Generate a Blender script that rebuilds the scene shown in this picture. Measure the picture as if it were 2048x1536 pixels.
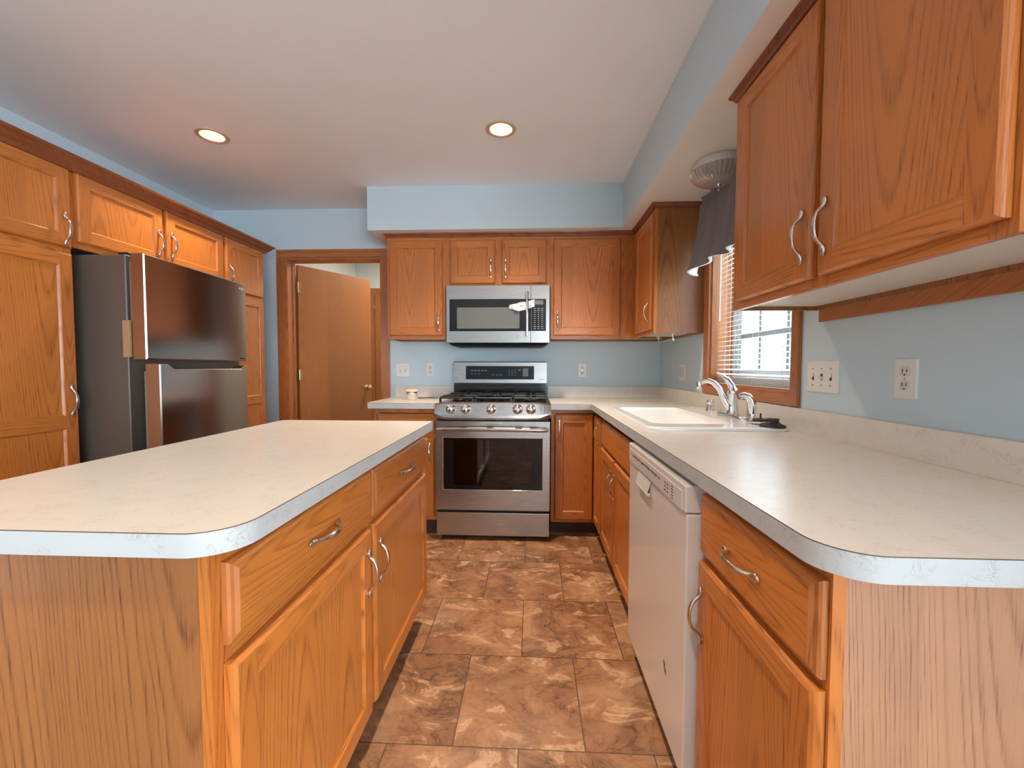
import bpy, bmesh, math, random
from mathutils import Vector, Matrix

# ------------------------------------------------------------------ camera, world, light, exposure
for o in list(bpy.data.objects):
    bpy.data.objects.remove(o, do_unlink=True)
SC = bpy.context.scene
COL = SC.collection
PI = math.pi
random.seed(7)

F_PX, YAW, PITCH, ROLL, CAM_H = 839.26, .0466, -.0406, .0021, 1.1638
cam = bpy.data.cameras.new('camera')
cam.sensor_width = 36.0
cam.sensor_fit = 'HORIZONTAL'
cam.lens = F_PX * 36.0 / 2048.0
cam.clip_start = .02
camera = bpy.data.objects.new('camera', cam)
COL.objects.link(camera)
r0 = Vector((math.cos(YAW), math.sin(YAW), 0))
f0 = Vector((-math.sin(YAW), math.cos(YAW), 0))
fw = f0 * math.cos(PITCH) + Vector((0, 0, math.sin(PITCH)))
u0 = f0 * -math.sin(PITCH) + Vector((0, 0, math.cos(PITCH)))
rt = r0 * math.cos(ROLL) + u0 * math.sin(ROLL)
up = u0 * math.cos(ROLL) - r0 * math.sin(ROLL)
camera.matrix_world = Matrix(((rt.x, up.x, -fw.x, 0), (rt.y, up.y, -fw.y, 0), (rt.z, up.z, -fw.z, CAM_H), (0, 0, 0, 1)))
SC.camera = camera

world = bpy.data.worlds.new('world')
SC.world = world
world.use_nodes = True
bg = world.node_tree.nodes['Background']
bg.inputs[0].default_value = (.76, .89, 1.0, 1)
bg.inputs[1].default_value = 8.5

SC.view_settings.view_transform = 'Standard'
SC.view_settings.look = 'None'
SC.view_settings.gamma = 1.0
SC.view_settings.use_curve_mapping = False
SC.view_settings.exposure = 1.0


def area_light(name, loc, rot, sx, sy, power, color, portal=False):
    l = bpy.data.lights.new(name, 'AREA')
    l.shape = 'RECTANGLE'
    l.size, l.size_y, l.energy, l.color = sx, sy, power, color
    if portal:
        l.cycles.is_portal = True
    o = bpy.data.objects.new(name, l)
    COL.objects.link(o)
    o.location, o.rotation_euler = loc, rot
    return o


# room dimensions (metres, camera stands over the origin)
XW, YB, XL, YR, ZC = 1.0523, 3.4628, -2.68, -5.5, 2.471   # walls and ceiling
XD, YJ = 4.2, .05                                         # dining end of the room, wider behind the camera
ZS, XS, YS, XSL = 2.158, .643, 3.055, -1.2025             # soffit underside and faces
C, CT = .916, .038                                        # counter height, thickness
XF, YF = .44, 2.855                                       # base face frames
XU, YU = .747, 3.147                                      # upper face frames
XP = -2.073                                               # tall cabinet frames
WY0, WY1, WZ0, WZ1 = 1.735, 2.53, 1.056, 2.02             # window opening
RX0, RX1, RZ1 = .75, 4.0, 2.25                           # glazed door in the wall behind the camera
SY_0, SY_1, SZ_0, SZ_1 = -5.1, -.8, .35, 2.20             # wide window in the dining wall
HALL = (-2.12, .2, 5.0)                                   # hall beyond the doorway

# daylight: sky through the window over the sink and the glazed doors behind the camera
area_light('window_portal', (XW + .16, (WY0 + WY1) / 2, (WZ0 + WZ1) / 2), (0, PI / 2, 0), WZ1 - WZ0, WY1 - WY0, 1, (1, 1, 1), True)
area_light('patio_portal', ((RX0 + RX1) / 2, YR - .12, RZ1 / 2), (-PI / 2, 0, PI), RX1 - RX0, RZ1, 1, (1, 1, 1), True)
area_light('dining_portal', (XD + .12, (SY_0 + SY_1) / 2, (SZ_0 + SZ_1) / 2), (0, PI / 2, 0), SZ_1 - SZ_0, SY_1 - SY_0, 1, (1, 1, 1), True)


# ------------------------------------------------------------------ node helpers and materials
def srgb(r, g, b):
    def f(c):
        c /= 255.0
        return c / 12.92 if c <= .04045 else ((c + .055) / 1.055) ** 2.4
    return (f(r), f(g), f(b), 1.0)


class NT:
    def __init__(s, name):
        s.mat = bpy.data.materials.new(name)
        s.mat.use_nodes = True
        s.nt = s.mat.node_tree
        s.bsdf = s.nt.nodes['Principled BSDF']

    def n(s, t, **kw):
        x = s.nt.nodes.new(t)
        for k, v in kw.items():
            setattr(x, k, v)
        return x

    def l(s, a, b):
        s.nt.links.new(a, b)

    def m(s, op, a, b=None, c=None):
        x = s.n('ShaderNodeMath', operation=op)
        for i, v in enumerate((a, b, c)):
            if v is None:
                continue
            if isinstance(v, (int, float)):
                x.inputs[i].default_value = v
            else:
                s.l(v, x.inputs[i])
        return x.outputs[0]

    def xyz(s, a, b, c):
        x = s.n('ShaderNodeCombineXYZ')
        for i, v in enumerate((a, b, c)):
            if isinstance(v, (int, float)):
                x.inputs[i].default_value = v
            else:
                s.l(v, x.inputs[i])
        return x.outputs[0]

    def noise(s, vec, scale, detail=3.0, rough=.5, dist=0.0):
        x = s.n('ShaderNodeTexNoise')
        s.l(vec, x.inputs['Vector'])
        x.inputs['Scale'].default_value = scale
        x.inputs['Detail'].default_value = detail
        x.inputs['Roughness'].default_value = rough
        x.inputs['Distortion'].default_value = dist
        return x.outputs['Fac']

    def white(s, vec):
        x = s.n('ShaderNodeTexWhiteNoise', noise_dimensions='3D')
        s.l(vec, x.inputs['Vector'])
        y = s.n('ShaderNodeSeparateColor')
        s.l(x.outputs['Color'], y.inputs[0])
        return y.outputs

    def ramp(s, fac, stops, interp='LINEAR'):
        x = s.n('ShaderNodeValToRGB')
        x.color_ramp.interpolation = interp
        e = x.color_ramp.elements
        while len(e) < len(stops):
            e.new(.5)
        for el, (p, c) in zip(e, stops):
            el.position = p
            el.color = c if len(c) == 4 else (*c, 1)
        s.l(fac, x.inputs[0])
        return x.outputs[0]

    def mix(s, fac, a, b, blend='MIX'):
        x = s.n('ShaderNodeMix', data_type='RGBA', blend_type=blend)
        for i, v in ((0, fac), (6, a), (7, b)):
            if isinstance(v, (int, float)):
                x.inputs[i].default_value = v
            elif isinstance(v, tuple):
                x.inputs[i].default_value = v
            else:
                s.l(v, x.inputs[i])
        return x.outputs[2]

    def bump(s, h, strength=.2, dist=.002):
        x = s.n('ShaderNodeBump')
        x.inputs['Strength'].default_value = strength
        x.inputs['Distance'].default_value = dist
        s.l(h, x.inputs['Height'])
        s.l(x.outputs[0], s.bsdf.inputs['Normal'])

    def coords(s):
        x = s.n('ShaderNodeTexCoord')
        y = s.n('ShaderNodeSeparateXYZ')
        s.l(x.outputs['Object'], y.inputs[0])
        return x.outputs['Object'], y.outputs

    def base(s, v):
        if isinstance(v, tuple):
            s.bsdf.inputs['Base Color'].default_value = v
        else:
            s.l(v, s.bsdf.inputs['Base Color'])

    def set(s, **kw):
        for k, v in kw.items():
            s.bsdf.inputs[k.replace('_', ' ')].default_value = v


def plain(name, col, rough=.5, metal=0.0, coat=0.0, spec=None, emit=None, estr=0.0):
    t = NT(name)
    t.base(col)
    t.set(Roughness=rough, Metallic=metal)
    if coat:
        t.bsdf.inputs['Coat Weight'].default_value = coat
        t.bsdf.inputs['Coat Roughness'].default_value = .12
    if spec is not None:
        t.bsdf.inputs['Specular IOR Level'].default_value = spec
    if emit:
        t.bsdf.inputs['Emission Color'].default_value = emit
        t.bsdf.inputs['Emission Strength'].default_value = estr
    return t.mat


def oak(name, along='z', board=.10, light=(198, 118, 50), dark=(112, 54, 18), rough=.34, spread=1.0):
    """Flat-sawn oak: growth rings of a leaning, tapering trunk cut board by board (nested arches), with open pores."""
    t = NT(name)
    vec, P = t.coords()
    rnd = t.n('ShaderNodeObjectInfo').outputs['Random']
    if along == 'z':
        acr = t.m('ADD', P[0], P[1])
        lon = P[2]
    else:
        acr = t.m('ADD', P[2], t.m('MULTIPLY', P[1], .6))
        lon = t.m('ADD', P[0], t.m('MULTIPLY', P[1], .4))
    wob = t.noise(t.xyz(t.m('MULTIPLY', acr, 9), t.m('MULTIPLY', lon, 2.2), t.m('MULTIPLY', rnd, 50)), 1.0, 2.0)
    q = t.m('DIVIDE', t.m('ADD', acr, t.m('MULTIPLY', rnd, .731)), board)
    bi = t.m('FLOOR', q)
    s = t.m('MULTIPLY', t.m('SUBTRACT', t.m('FRACT', q), .5), board)
    w = t.white(t.xyz(bi, t.m('MULTIPLY', rnd, 91.7), 3.3))
    s = t.m('ADD', s, t.m('MULTIPLY', t.m('SUBTRACT', w[0], .5), board * .5))
    s = t.m('ADD', s, t.m('MULTIPLY', t.m('SUBTRACT', wob, .5), .014))
    d = t.m('ADD', t.m('MULTIPLY', w[1], board * .30), board * .18 + .004)
    k = t.m('MULTIPLY', t.m('SUBTRACT', t.m('MULTIPLY', t.m('GREATER_THAN', w[2], .35), 2.0), 1.0), .048)
    rr = t.m('SQRT', t.m('ADD', t.m('MULTIPLY', s, s), t.m('MULTIPLY', d, d)))
    rr = t.m('ADD', rr, t.m('MULTIPLY', lon, k))
    rr = t.m('ADD', rr, t.m('MULTIPLY', t.m('SUBTRACT', wob, .5), .007))
    rr = t.m('ADD', rr, t.m('MULTIPLY', t.noise(t.xyz(t.m('MULTIPLY', rr, 34), t.m('MULTIPLY', rnd, 11), w[0]), 1.0, 2.0), .026))
    ph = t.m('FRACT', t.m('ADD', t.m('DIVIDE', rr, .0078), t.m('MULTIPLY', w[2], 7.0)))
    ring = t.ramp(ph, [(0, (.05, .05, .05)), (.52, (.10, .10, .10)), (.82, (1, 1, 1)), (.94, (.35, .35, .35)), (1, (.05, .05, .05))])
    pore = t.noise(t.xyz(t.m('MULTIPLY', acr, 420), t.m('MULTIPLY', lon, 14), t.m('MULTIPLY', rnd, 30)), 1.0, 2.0, .6)
    pore = t.ramp(pore, [(.50, (0, 0, 0)), (.66, (1, 1, 1))])
    cloud = t.noise(t.xyz(t.m('MULTIPLY', acr, 14), t.m('MULTIPLY', lon, 2.4), t.m('MULTIPLY', rnd, 17)), 1.0, 3.0)
    fac = t.m('MULTIPLY', ring, t.m('ADD', t.m('MULTIPLY', pore, .55), .38))
    fac = t.m('ADD', fac, t.m('MULTIPLY', pore, .12))
    fac = t.m('MULTIPLY', fac, t.m('ADD', t.m('MULTIPLY', cloud, .9), .35 * spread))
    col = t.mix(t.m('MINIMUM', fac, 1.0), srgb(*light), srgb(*dark))
    tone = t.m('ADD', .84, t.m('ADD', t.m('MULTIPLY', w[1], .20), t.m('MULTIPLY', cloud, .20)))
    tv = t.n('ShaderNodeHueSaturation')
    t.l(col, tv.inputs['Color'])
    t.l(tone, tv.inputs['Value'])
    t.base(tv.outputs[0])
    t.set(Roughness=rough)
    t.bsdf.inputs['Coat Weight'].default_value = .25
    t.bsdf.inputs['Coat Roughness'].default_value = .18
    t.bump(t.m('SUBTRACT', 1.0, fac), .25, .0012)
    return t.mat


def paint(name, col, rough=.55, bump=.05):
    t = NT(name)
    vec, P = t.coords()
    n = t.noise(vec, 1.1, 2.0)
    t.base(t.mix(n, tuple(c * .96 for c in col[:3]) + (1,), tuple(min(1, c * 1.04) for c in col[:3]) + (1,)))
    t.set(Roughness=rough)
    t.bump(t.noise(vec, 240, 2.0), bump, .001)
    return t.mat


def laminate(name, col, vein, rough=.3):
    t = NT(name)
    vec, P = t.coords()
    n = t.noise(vec, 38, 6.0, .62, 1.8)
    v = t.m('SUBTRACT', 1.0, t.m('MINIMUM', t.m('MULTIPLY', t.m('ABSOLUTE', t.m('SUBTRACT', n, .5)), 26), 1.0))
    patch = t.ramp(t.noise(vec, 21, 3.0), [(.47, (0, 0, 0)), (.62, (1, 1, 1))])
    f = t.m('MULTIPLY', t.m('MULTIPLY', v, patch), .55)
    n2 = t.noise(vec, 7, 3.0)
    t.base(t.mix(f, t.mix(n2, col, tuple(c * .93 for c in col[:3]) + (1,)), vein))
    t.set(Roughness=rough)
    t.bump(t.noise(vec, 55, 4.0), .06, .001)
    return t.mat


def brushed(name, col, rough=.24, axis='x'):
    t = NT(name)
    vec, P = t.coords()
    if axis == 'x':
        st = t.xyz(t.m('MULTIPLY', P[0], 3), t.m('MULTIPLY', P[1], 3), t.m('MULTIPLY', P[2], 900))
    else:
        st = t.xyz(t.m('MULTIPLY', P[0], 900), t.m('MULTIPLY', P[1], 900), t.m('MULTIPLY', P[2], 3))
    n = t.noise(st, 1.0, 2.0)
    t.base(t.mix(n, tuple(c * .9 for c in col[:3]) + (1,), col))
    t.set(Metallic=1.0)
    t.l(t.m('ADD', t.m('MULTIPLY', n, .10), rough - .05), t.bsdf.inputs['Roughness'])
    t.bump(n, .035, .0005)
    return t.mat


def tile_floor(name, tx, ty, tw, td):
    t = NT(name)
    vec, P = t.coords()
    v = t.m('DIVIDE', t.m('SUBTRACT', P[1], ty), td)
    row = t.m('FLOOR', v)
    odd = t.m('ABSOLUTE', t.m('MODULO', row, 2.0))
    u = t.m('ADD', t.m('DIVIDE', t.m('SUBTRACT', P[0], tx), tw), t.m('MULTIPLY', odd, .5))
    fu, fv = t.m('FRACT', u), t.m('FRACT', v)
    eu = t.m('MULTIPLY', t.m('MINIMUM', fu, t.m('SUBTRACT', 1.0, fu)), tw)
    ev = t.m('MULTIPLY', t.m('MINIMUM', fv, t.m('SUBTRACT', 1.0, fv)), td)
    grout = t.m('LESS_THAN', t.m('MINIMUM', eu, ev), .0017)
    w = t.white(t.xyz(t.m('FLOOR', u), row, 1.7))
    p = t.xyz(t.m('ADD', P[0], t.m('MULTIPLY', w[0], 20)), t.m('ADD', P[1], t.m('MULTIPLY', w[1], 20)), t.m('MULTIPLY', w[2], 9))
    ps = t.xyz(t.m('ADD', t.m('MULTIPLY', P[0], .62), t.m('MULTIPLY', w[0], 20)), t.m('ADD', P[1], t.m('MULTIPLY', w[1], 20)), t.m('MULTIPLY', w[2], 9))
    n1 = t.noise(p, 4.5, 8.0, .62, .7)
    n2 = t.noise(ps, 9.0, 9.0, .68, .9)
    n3 = t.noise(ps, 26.0, 5.0, .6, .5)
    base = t.ramp(n1, [(.30, srgb(128, 86, 58)), (.44, srgb(150, 103, 69)), (.56, srgb(170, 121, 84)), (.72, srgb(194, 150, 112))])
    cre = t.m('MINIMUM', t.m('MULTIPLY', t.m('ABSOLUTE', t.m('SUBTRACT', n2, .485)), 34), 1.0)
    patch = t.ramp(n1, [(.40, (1, 1, 1)), (.60, (.15, .15, .15))])
    base = t.mix(t.m('MULTIPLY', t.m('MULTIPLY', t.m('SUBTRACT', 1.0, cre), patch), .9), base, srgb(80, 48, 30))
    hi = t.ramp(n2, [(.56, (0, 0, 0)), (.60, (1, 1, 1)), (.66, (.3, .3, .3))])
    base = t.mix(t.m('MULTIPLY', hi, t.m('MULTIPLY', n3, 1.1)), base, srgb(228, 188, 150))
    lo = t.ramp(n3, [(.36, (1, 1, 1)), (.46, (0, 0, 0))])
    base = t.mix(t.m('MULTIPLY', lo, .35), base, srgb(110, 70, 46))
    gr = t.ramp(t.noise(p, 3.0, 4.0, .6, .8), [(.54, (0, 0, 0)), (.68, (1, 1, 1))])
    base = t.mix(t.m('MULTIPLY', gr, .35), base, srgb(128, 100, 84))
    t.base(t.mix(t.m('MULTIPLY', grout, .85), base, srgb(66, 44, 30)))
    t.set(Roughness=.42)
    h = t.m('SUBTRACT', t.m('ADD', n2, t.m('MULTIPLY', cre, .3)), t.m('MULTIPLY', grout, .8))
    t.bump(h, .25, .003)
    return t.mat


OAKV = oak('oak_upright', light=(192, 112, 46))
OAKH = oak('oak_level', 'x')
OAKP = oak('oak_panel', 'z', .26)
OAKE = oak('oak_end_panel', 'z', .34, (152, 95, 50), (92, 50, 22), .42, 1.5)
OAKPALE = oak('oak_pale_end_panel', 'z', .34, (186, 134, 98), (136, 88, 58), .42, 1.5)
OAKT = oak('oak_trim', 'z', .09, (178, 106, 54), (108, 56, 24))
OAKTH = oak('oak_trim_level', 'x', .09, (178, 106, 54), (108, 56, 24))
OAKD = oak('oak_dark_crown', 'x', .08, (136, 74, 38), (84, 44, 22))
BIRCH = oak('door_veneer', 'z', .45, (164, 100, 48), (136, 80, 36), .36, .4)
WALL = paint('pale_blue_paint', srgb(200, 217, 225))
CEIL = paint('ceiling_paint', srgb(244, 246, 250), .8)
SOFF = paint('soffit_underside_paint', srgb(240, 236, 232), .8)
HALLW = paint('hall_paint', srgb(226, 226, 220))
FLOOR = tile_floor('stone_look_vinyl', -.2389, 1.2325, .4068, .409)
TOP = laminate('counter_laminate', srgb(220, 211, 201), srgb(182, 168, 154), .28)
EDGE = laminate('counter_edge_laminate', srgb(188, 191, 190), srgb(128, 126, 122), .4)
SEAM = plain('laminate_seam', srgb(92, 72, 56), .6)
TOE = plain('toe_kick_vinyl', srgb(62, 42, 28), .5)
WHITEUNDER = plain('cabinet_bottom_white', srgb(222, 214, 204), .5)
NICKEL = plain('satin_nickel', (.66, .64, .61, 1), .2, 1.0)
CHROME = plain('chrome', (.86, .87, .88, 1), .06, 1.0)
BRASS = plain('brass', (.78, .58, .28, 1), .25, 1.0)
STEEL = brushed('stainless_steel', (.47, .44, .41, 1), .28)
FSTEEL = brushed('dark_stainless', (.42, .35, .31, 1), .16)
FSIDE = plain('fridge_side_paint', srgb(96, 84, 74), .42)
FEDGE = plain('fridge_highlight_metal', (.72, .72, .72, 1), .22, 1.0)  # brighter metal paints the highlight on the door bevels; the badge shares it
GASKET = plain('grey_gasket', srgb(120, 118, 114), .6)
BLACK = plain('black_gloss', srgb(20, 19, 20), .12)
BLACKM = plain('black_matte', srgb(26, 25, 26), .5)
IRON = plain('cast_iron', srgb(30, 29, 30), .42)
ENAMEL = plain('black_enamel', srgb(22, 21, 24), .14, coat=.5)
GREYPANEL = plain('microwave_mesh_window', srgb(104, 106, 102), .22)
DISPLAY = plain('display_grey', srgb(120, 118, 118), .3)
MARK = plain('pale_marking', srgb(168, 164, 158), .5)
DMARK = plain('dark_marking', srgb(70, 66, 62), .5)
WHITE = plain('white_plastic', srgb(232, 228, 220), .35)
SOCK = plain('white_socket', srgb(218, 212, 202), .4)
SLOT = plain('dark_slot', srgb(56, 48, 42), .6)
APPL = plain('white_appliance_enamel', srgb(226, 218, 210), .22, coat=.4)
APPLS = plain('appliance_side_grey', srgb(176, 176, 176), .35)
PORC = plain('white_porcelain', srgb(240, 238, 234), .12, coat=.5)
RUBBER = plain('black_rubber', srgb(30, 26, 25), .45)
VINYL = plain('white_vinyl_frame', srgb(214, 222, 228), .4)
MUNT = plain('grey_muntin', srgb(150, 160, 168), .45)
BLIND = plain('blind_slat_white', srgb(236, 234, 228), .4)
PAPER = plain('white_paper', srgb(238, 240, 236), .5)
CARD = plain('cardboard', srgb(176, 136, 100), .8)
CREAM = plain('cream_rim', srgb(232, 214, 184), .5)
WARMR = plain('can_reflector', srgb(250, 226, 176), .35)
BULB = plain('lit_bulb', (1, .85, .55, 1), .5, emit=(1.0, .72, .36, 1), estr=14.0)
CANTRIM = plain('can_trim', srgb(206, 176, 152), .4)
LAMPW = plain('lamp_pan_white', srgb(222, 216, 208), .4)


def fabric():
    t = NT('grey_curtain_fabric')
    vec, P = t.coords()
    n = t.noise(vec, 500, 2.0)
    t.base(t.mix(n, srgb(112, 105, 105), srgb(134, 126, 125)))
    t.set(Roughness=.9)
    t.bump(n, .2, .0006)
    return t.mat


FABRIC = fabric()
BACKLIT = plain('curtain_backlit_lining', srgb(220, 226, 230), .9)  # pale colour stands in for window light on the hem


def pane(name, tint, gloss):
    t = NT(name)
    nt = t.nt
    nt.nodes.remove(t.bsdf)
    out = nt.nodes['Material Output']
    a = t.n('ShaderNodeBsdfTransparent')
    a.inputs[0].default_value = tint
    b = t.n('ShaderNodeBsdfGlossy')
    b.inputs['Roughness'].default_value = .03
    mx = t.n('ShaderNodeMixShader')
    fr = t.n('ShaderNodeLayerWeight')
    fr.inputs[0].default_value = .5
    f4 = t.m('MULTIPLY', t.m('POWER', fr.outputs['Facing'], 4.0), .6)
    t.l(t.m('MULTIPLY', t.m('ADD', f4, .04), gloss), mx.inputs[0])
    t.l(a.outputs[0], mx.inputs[1])
    t.l(b.outputs[0], mx.inputs[2])
    t.l(mx.outputs[0], out.inputs[0])
    return t.mat


GLASS = pane('window_glass', (.97, .98, .98, 1), 1.0)
OVENGLASS = pane('oven_tinted_glass', (.34, .30, .29, 1), 1.6)


def lampglass():
    t = NT('ribbed_lamp_glass')
    t.base(srgb(196, 190, 182))
    t.set(Roughness=.1)
    t.bsdf.inputs['Transmission Weight'].default_value = .55
    t.bsdf.inputs['IOR'].default_value = 1.3
    return t.mat


LGLASS = lampglass()


# ------------------------------------------------------------------ mesh builder
class MB:
    def __init__(s):
        s.v, s.f, s.mi, s.sm = [], [], [], []

    def add(s, vs, fs, mi=0, smooth=False):
        b = len(s.v)
        s.v += [tuple(p) for p in vs]
        for f in fs:
            s.f.append(tuple(b + i for i in f))
            s.mi.append(mi)
            s.sm.append(smooth)
        return s

    def box(s, x0, x1, y0, y1, z0, z1, mi=0):
        vs = [(x, y, z) for z in (z0, z1) for y in (y0, y1) for x in (x0, x1)]
        return s.add(vs, [(0, 2, 3, 1), (4, 5, 7, 6), (0, 1, 5, 4), (2, 6, 7, 3), (0, 4, 6, 2), (1, 3, 7, 5)], mi)

    def bbox(s, x0, x1, y0, y1, z0, z1, b=.003, seg=2, mi=0, smooth=False):
        bm = bmesh.new()
        bmesh.ops.create_cube(bm, size=1)
        for v in bm.verts:
            v.co = Vector(((x0 + x1) / 2 + v.co.x * (x1 - x0), (y0 + y1) / 2 + v.co.y * (y1 - y0), (z0 + z1) / 2 + v.co.z * (z1 - z0)))
        bmesh.ops.bevel(bm, geom=bm.edges[:], offset=b, segments=seg, affect='EDGES', profile=.5)
        bm.verts.index_update()
        s.add([v.co for v in bm.verts], [[v.index for v in f.verts] for f in bm.faces], mi, smooth)
        bm.free()
        return s

    def loft(s, loops, mi=0, smooth=False, cap0=False, cap1=False, flip=False):
        n = len(loops[0])
        vs = [p for lp in loops for p in lp]
        fs = []
        for i in range(len(loops) - 1):
            for j in range(n):
                k = (j + 1) % n
                q = (i * n + j, i * n + k, (i + 1) * n + k, (i + 1) * n + j)
                fs.append(q[::-1] if flip else q)
        s.add(vs, fs, mi, smooth)
        if cap0:
            s.add(loops[0], [tuple(range(n)) if flip else tuple(range(n))[::-1]], mi)
        if cap1:
            s.add(loops[-1], [tuple(range(n))[::-1] if flip else tuple(range(n))], mi)
        return s

    def lathe(s, prof, c=(0, 0, 0), axis='z', n=32, mi=0, cap0=True, cap1=True, mod=None, smooth=True):
        loops = []
        for r, h in prof:
            lp = []
            for i in range(n):
                a = 2 * PI * i / n
                q = r * (1 + (mod(a, r, h) if mod else 0))
                x, y = q * math.cos(a), q * math.sin(a)
                if axis == 'z':
                    p = (c[0] + x, c[1] + y, c[2] + h)
                elif axis == 'y':
                    p = (c[0] + x, c[1] + h, c[2] - y)
                else:
                    p = (c[0] + h, c[1] + x, c[2] + y)
                lp.append(p)
            loops.append(lp)
        return s.loft(loops, mi, smooth, cap0, cap1)

    def tube(s, pts, rad, n=10, mi=0, smooth=True, ref=None):
        pts = [Vector(p) for p in pts]
        if not isinstance(rad, (list, tuple)):
            rad = [rad] * len(pts)
        loops = []
        side = None
        for i, p in enumerate(pts):
            t = (pts[min(i + 1, len(pts) - 1)] - pts[max(i - 1, 0)]).normalized()
            if ref is not None:
                a = Vector(ref)
            elif side is None:
                a = Vector((0, 0, 1)) if abs(t.z) < .9 else Vector((1, 0, 0))
            else:
                a = side
            side = (a - t * a.dot(t)).normalized()
            oth = t.cross(side)
            r = rad[i] if isinstance(rad[i], (list, tuple)) else (rad[i], rad[i])
            loops.append([p + side * (math.cos(2 * PI * k / n) * r[0]) + oth * (math.sin(2 * PI * k / n) * r[1]) for k in range(n)])
        return s.loft(loops, mi, smooth, True, True)

    def capholes(s, outer, holes, z, mi=0, flip=False):
        bm = bmesh.new()
        es = []
        for lp in [outer] + holes:
            vs = [bm.verts.new((p[0], p[1], z)) for p in lp]
            for i in range(len(vs)):
                es.append(bm.edges.new((vs[i], vs[(i + 1) % len(vs)])))
        bmesh.ops.triangle_fill(bm, use_beauty=True, use_dissolve=False, edges=es, normal=(0, 0, -1 if flip else 1))
        bm.verts.index_update()
        s.add([v.co for v in bm.verts], [[v.index for v in f.verts] for f in bm.faces], mi)
        bm.free()
        return s

    def obj(s, name, mats, parent=None, loc=(0, 0, 0), rot=(0, 0, 0)):
        me = bpy.data.meshes.new(name)
        me.from_pydata(s.v, [], s.f)
        for m in (mats if isinstance(mats, (list, tuple)) else [mats]):
            me.materials.append(m)
        me.polygons.foreach_set('material_index', s.mi)
        me.polygons.foreach_set('use_smooth', s.sm)
        me.update()
        o = bpy.data.objects.new(name, me)
        COL.objects.link(o)
        o.location, o.rotation_euler = loc, rot
        if parent:
            o.parent = parent
        return o


def rrect(x0, x1, y0, y1, r, z=None, n=6):
    """Rounded rectangle, counter-clockwise; r is one radius or four (x0y0, x1y0, x1y1, x0y1)."""
    r = r if isinstance(r, (list, tuple)) else [r] * 4
    out = []
    for (cx, cy, a0), q in zip(((x0, y0, PI), (x1, y0, 1.5 * PI), (x1, y1, 0), (x0, y1, .5 * PI)), r):
        sx = 1 if cx == x0 else -1
        sy = 1 if cy == y0 else -1
        for i in range(n + 1):
            a = a0 + .5 * PI * i / n
            p = (cx + sx * q + q * math.cos(a), cy + sy * q + q * math.sin(a))
            out.append(p if z is None else (*p, z))
    return out


def tag(o, label=None, cat=None, group=None, kind=None):
    for k, v in (('label', label), ('category', cat), ('group', group), ('kind', kind)):
        if v:
            o[k] = v
    return o


def thing(name, label, cat, loc=(0, 0, 0), rz=0.0, group=None, kind=None):
    o = bpy.data.objects.new(name, None)
    o.empty_display_size = .1
    COL.objects.link(o)
    o.location, o.rotation_euler = loc, (0, 0, rz)
    return tag(o, label, cat, group, kind)


# ------------------------------------------------------------------ the room
mb = MB()
mb.box(XL - .1, XW + .12, YJ + .1, YB + .12, -.06, 0)
mb.box(XL - .1, XD + .1, YR - .1, YJ + .1, -.06, 0)
mb.box(HALL[0] - .1, HALL[1], YB + .12, HALL[2], -.06, 0)
tag(mb.obj('floor', FLOOR), kind='structure')

CANS = [(-1.813, 2.351), (-.174, 2.357), (-1.813, .15), (-.174, .15)]
CAN_R = .066
holes = [[(x + CAN_R * math.cos(-a * PI / 16), y + CAN_R * math.sin(-a * PI / 16)) for a in range(32)] for x, y in CANS]
rim = [(XL - .1, YR - .1), (XD + .1, YR - .1), (XD + .1, YJ + .1), (XW + .12, YJ + .1), (XW + .12, YB + .12), (XL - .1, YB + .12)]
mb = MB()
mb.capholes(rim, holes, ZC, flip=True)
mb.capholes(rim, holes, ZC + .14)
for h in holes:
    mb.loft([[(*p, ZC) for p in h], [(*p, ZC + .14) for p in h]])
mb.box(HALL[0] - .1, HALL[1], YB + .12, HALL[2] + .1, ZC, ZC + .14)
tag(mb.obj('ceiling', CEIL), kind='structure')

# back wall with doorway
DX0, DX1, DZ1 = -2.069, -1.243, 2.075
mb = MB()
mb.box(XL - .1, DX0, YB, YB + .12, 0, ZC)
mb.box(DX1, XW + .12, YB, YB + .12, 0, ZC)
mb.box(DX0, DX1, YB, YB + .12, DZ1, ZC)
tag(mb.obj('wall_back', WALL), kind='structure')
# wall with the window
mb = MB()
mb.box(XW, XW + .14, YJ, WY0, 0, ZC)
mb.box(XW + .14, XD + .1, YJ, YJ + .1, 0, ZC)
mb.box(XW, XW + .14, WY1, YB, 0, ZC)
mb.box(XW, XW + .14, WY0, WY1, 0, WZ0)
mb.box(XW, XW + .14, WY0, WY1, WZ1, ZC)
tag(mb.obj('wall_right', WALL), kind='structure')
tag(MB().box(XL - .1, XL, YR - .1, YB, 0, ZC).obj('wall_left', WALL), kind='structure')
mb = MB()
mb.box(XL, RX0, YR - .1, YR, 0, ZC)
mb.box(RX1, XD + .1, YR - .1, YR, 0, ZC)
mb.box(RX0, RX1, YR - .1, YR, RZ1, ZC)
tag(mb.obj('wall_rear', WALL), kind='structure')
mb = MB()
mb.box(XD, XD + .1, YR, SY_0, 0, ZC)
mb.box(XD, XD + .1, SY_1, YJ, 0, ZC)
mb.box(XD, XD + .1, SY_0, SY_1, 0, SZ_0)
mb.box(XD, XD + .1, SY_0, SY_1, SZ_1, ZC)
tag(mb.obj('wall_dining', WALL), kind='structure')
w2 = thing('window_2', None, None, (XD + .05, (SY_0 + SY_1) / 2, SZ_0), kind='structure')
hw, hh = (SY_1 - SY_0) / 2, SZ_1 - SZ_0
mb = MB()
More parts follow.
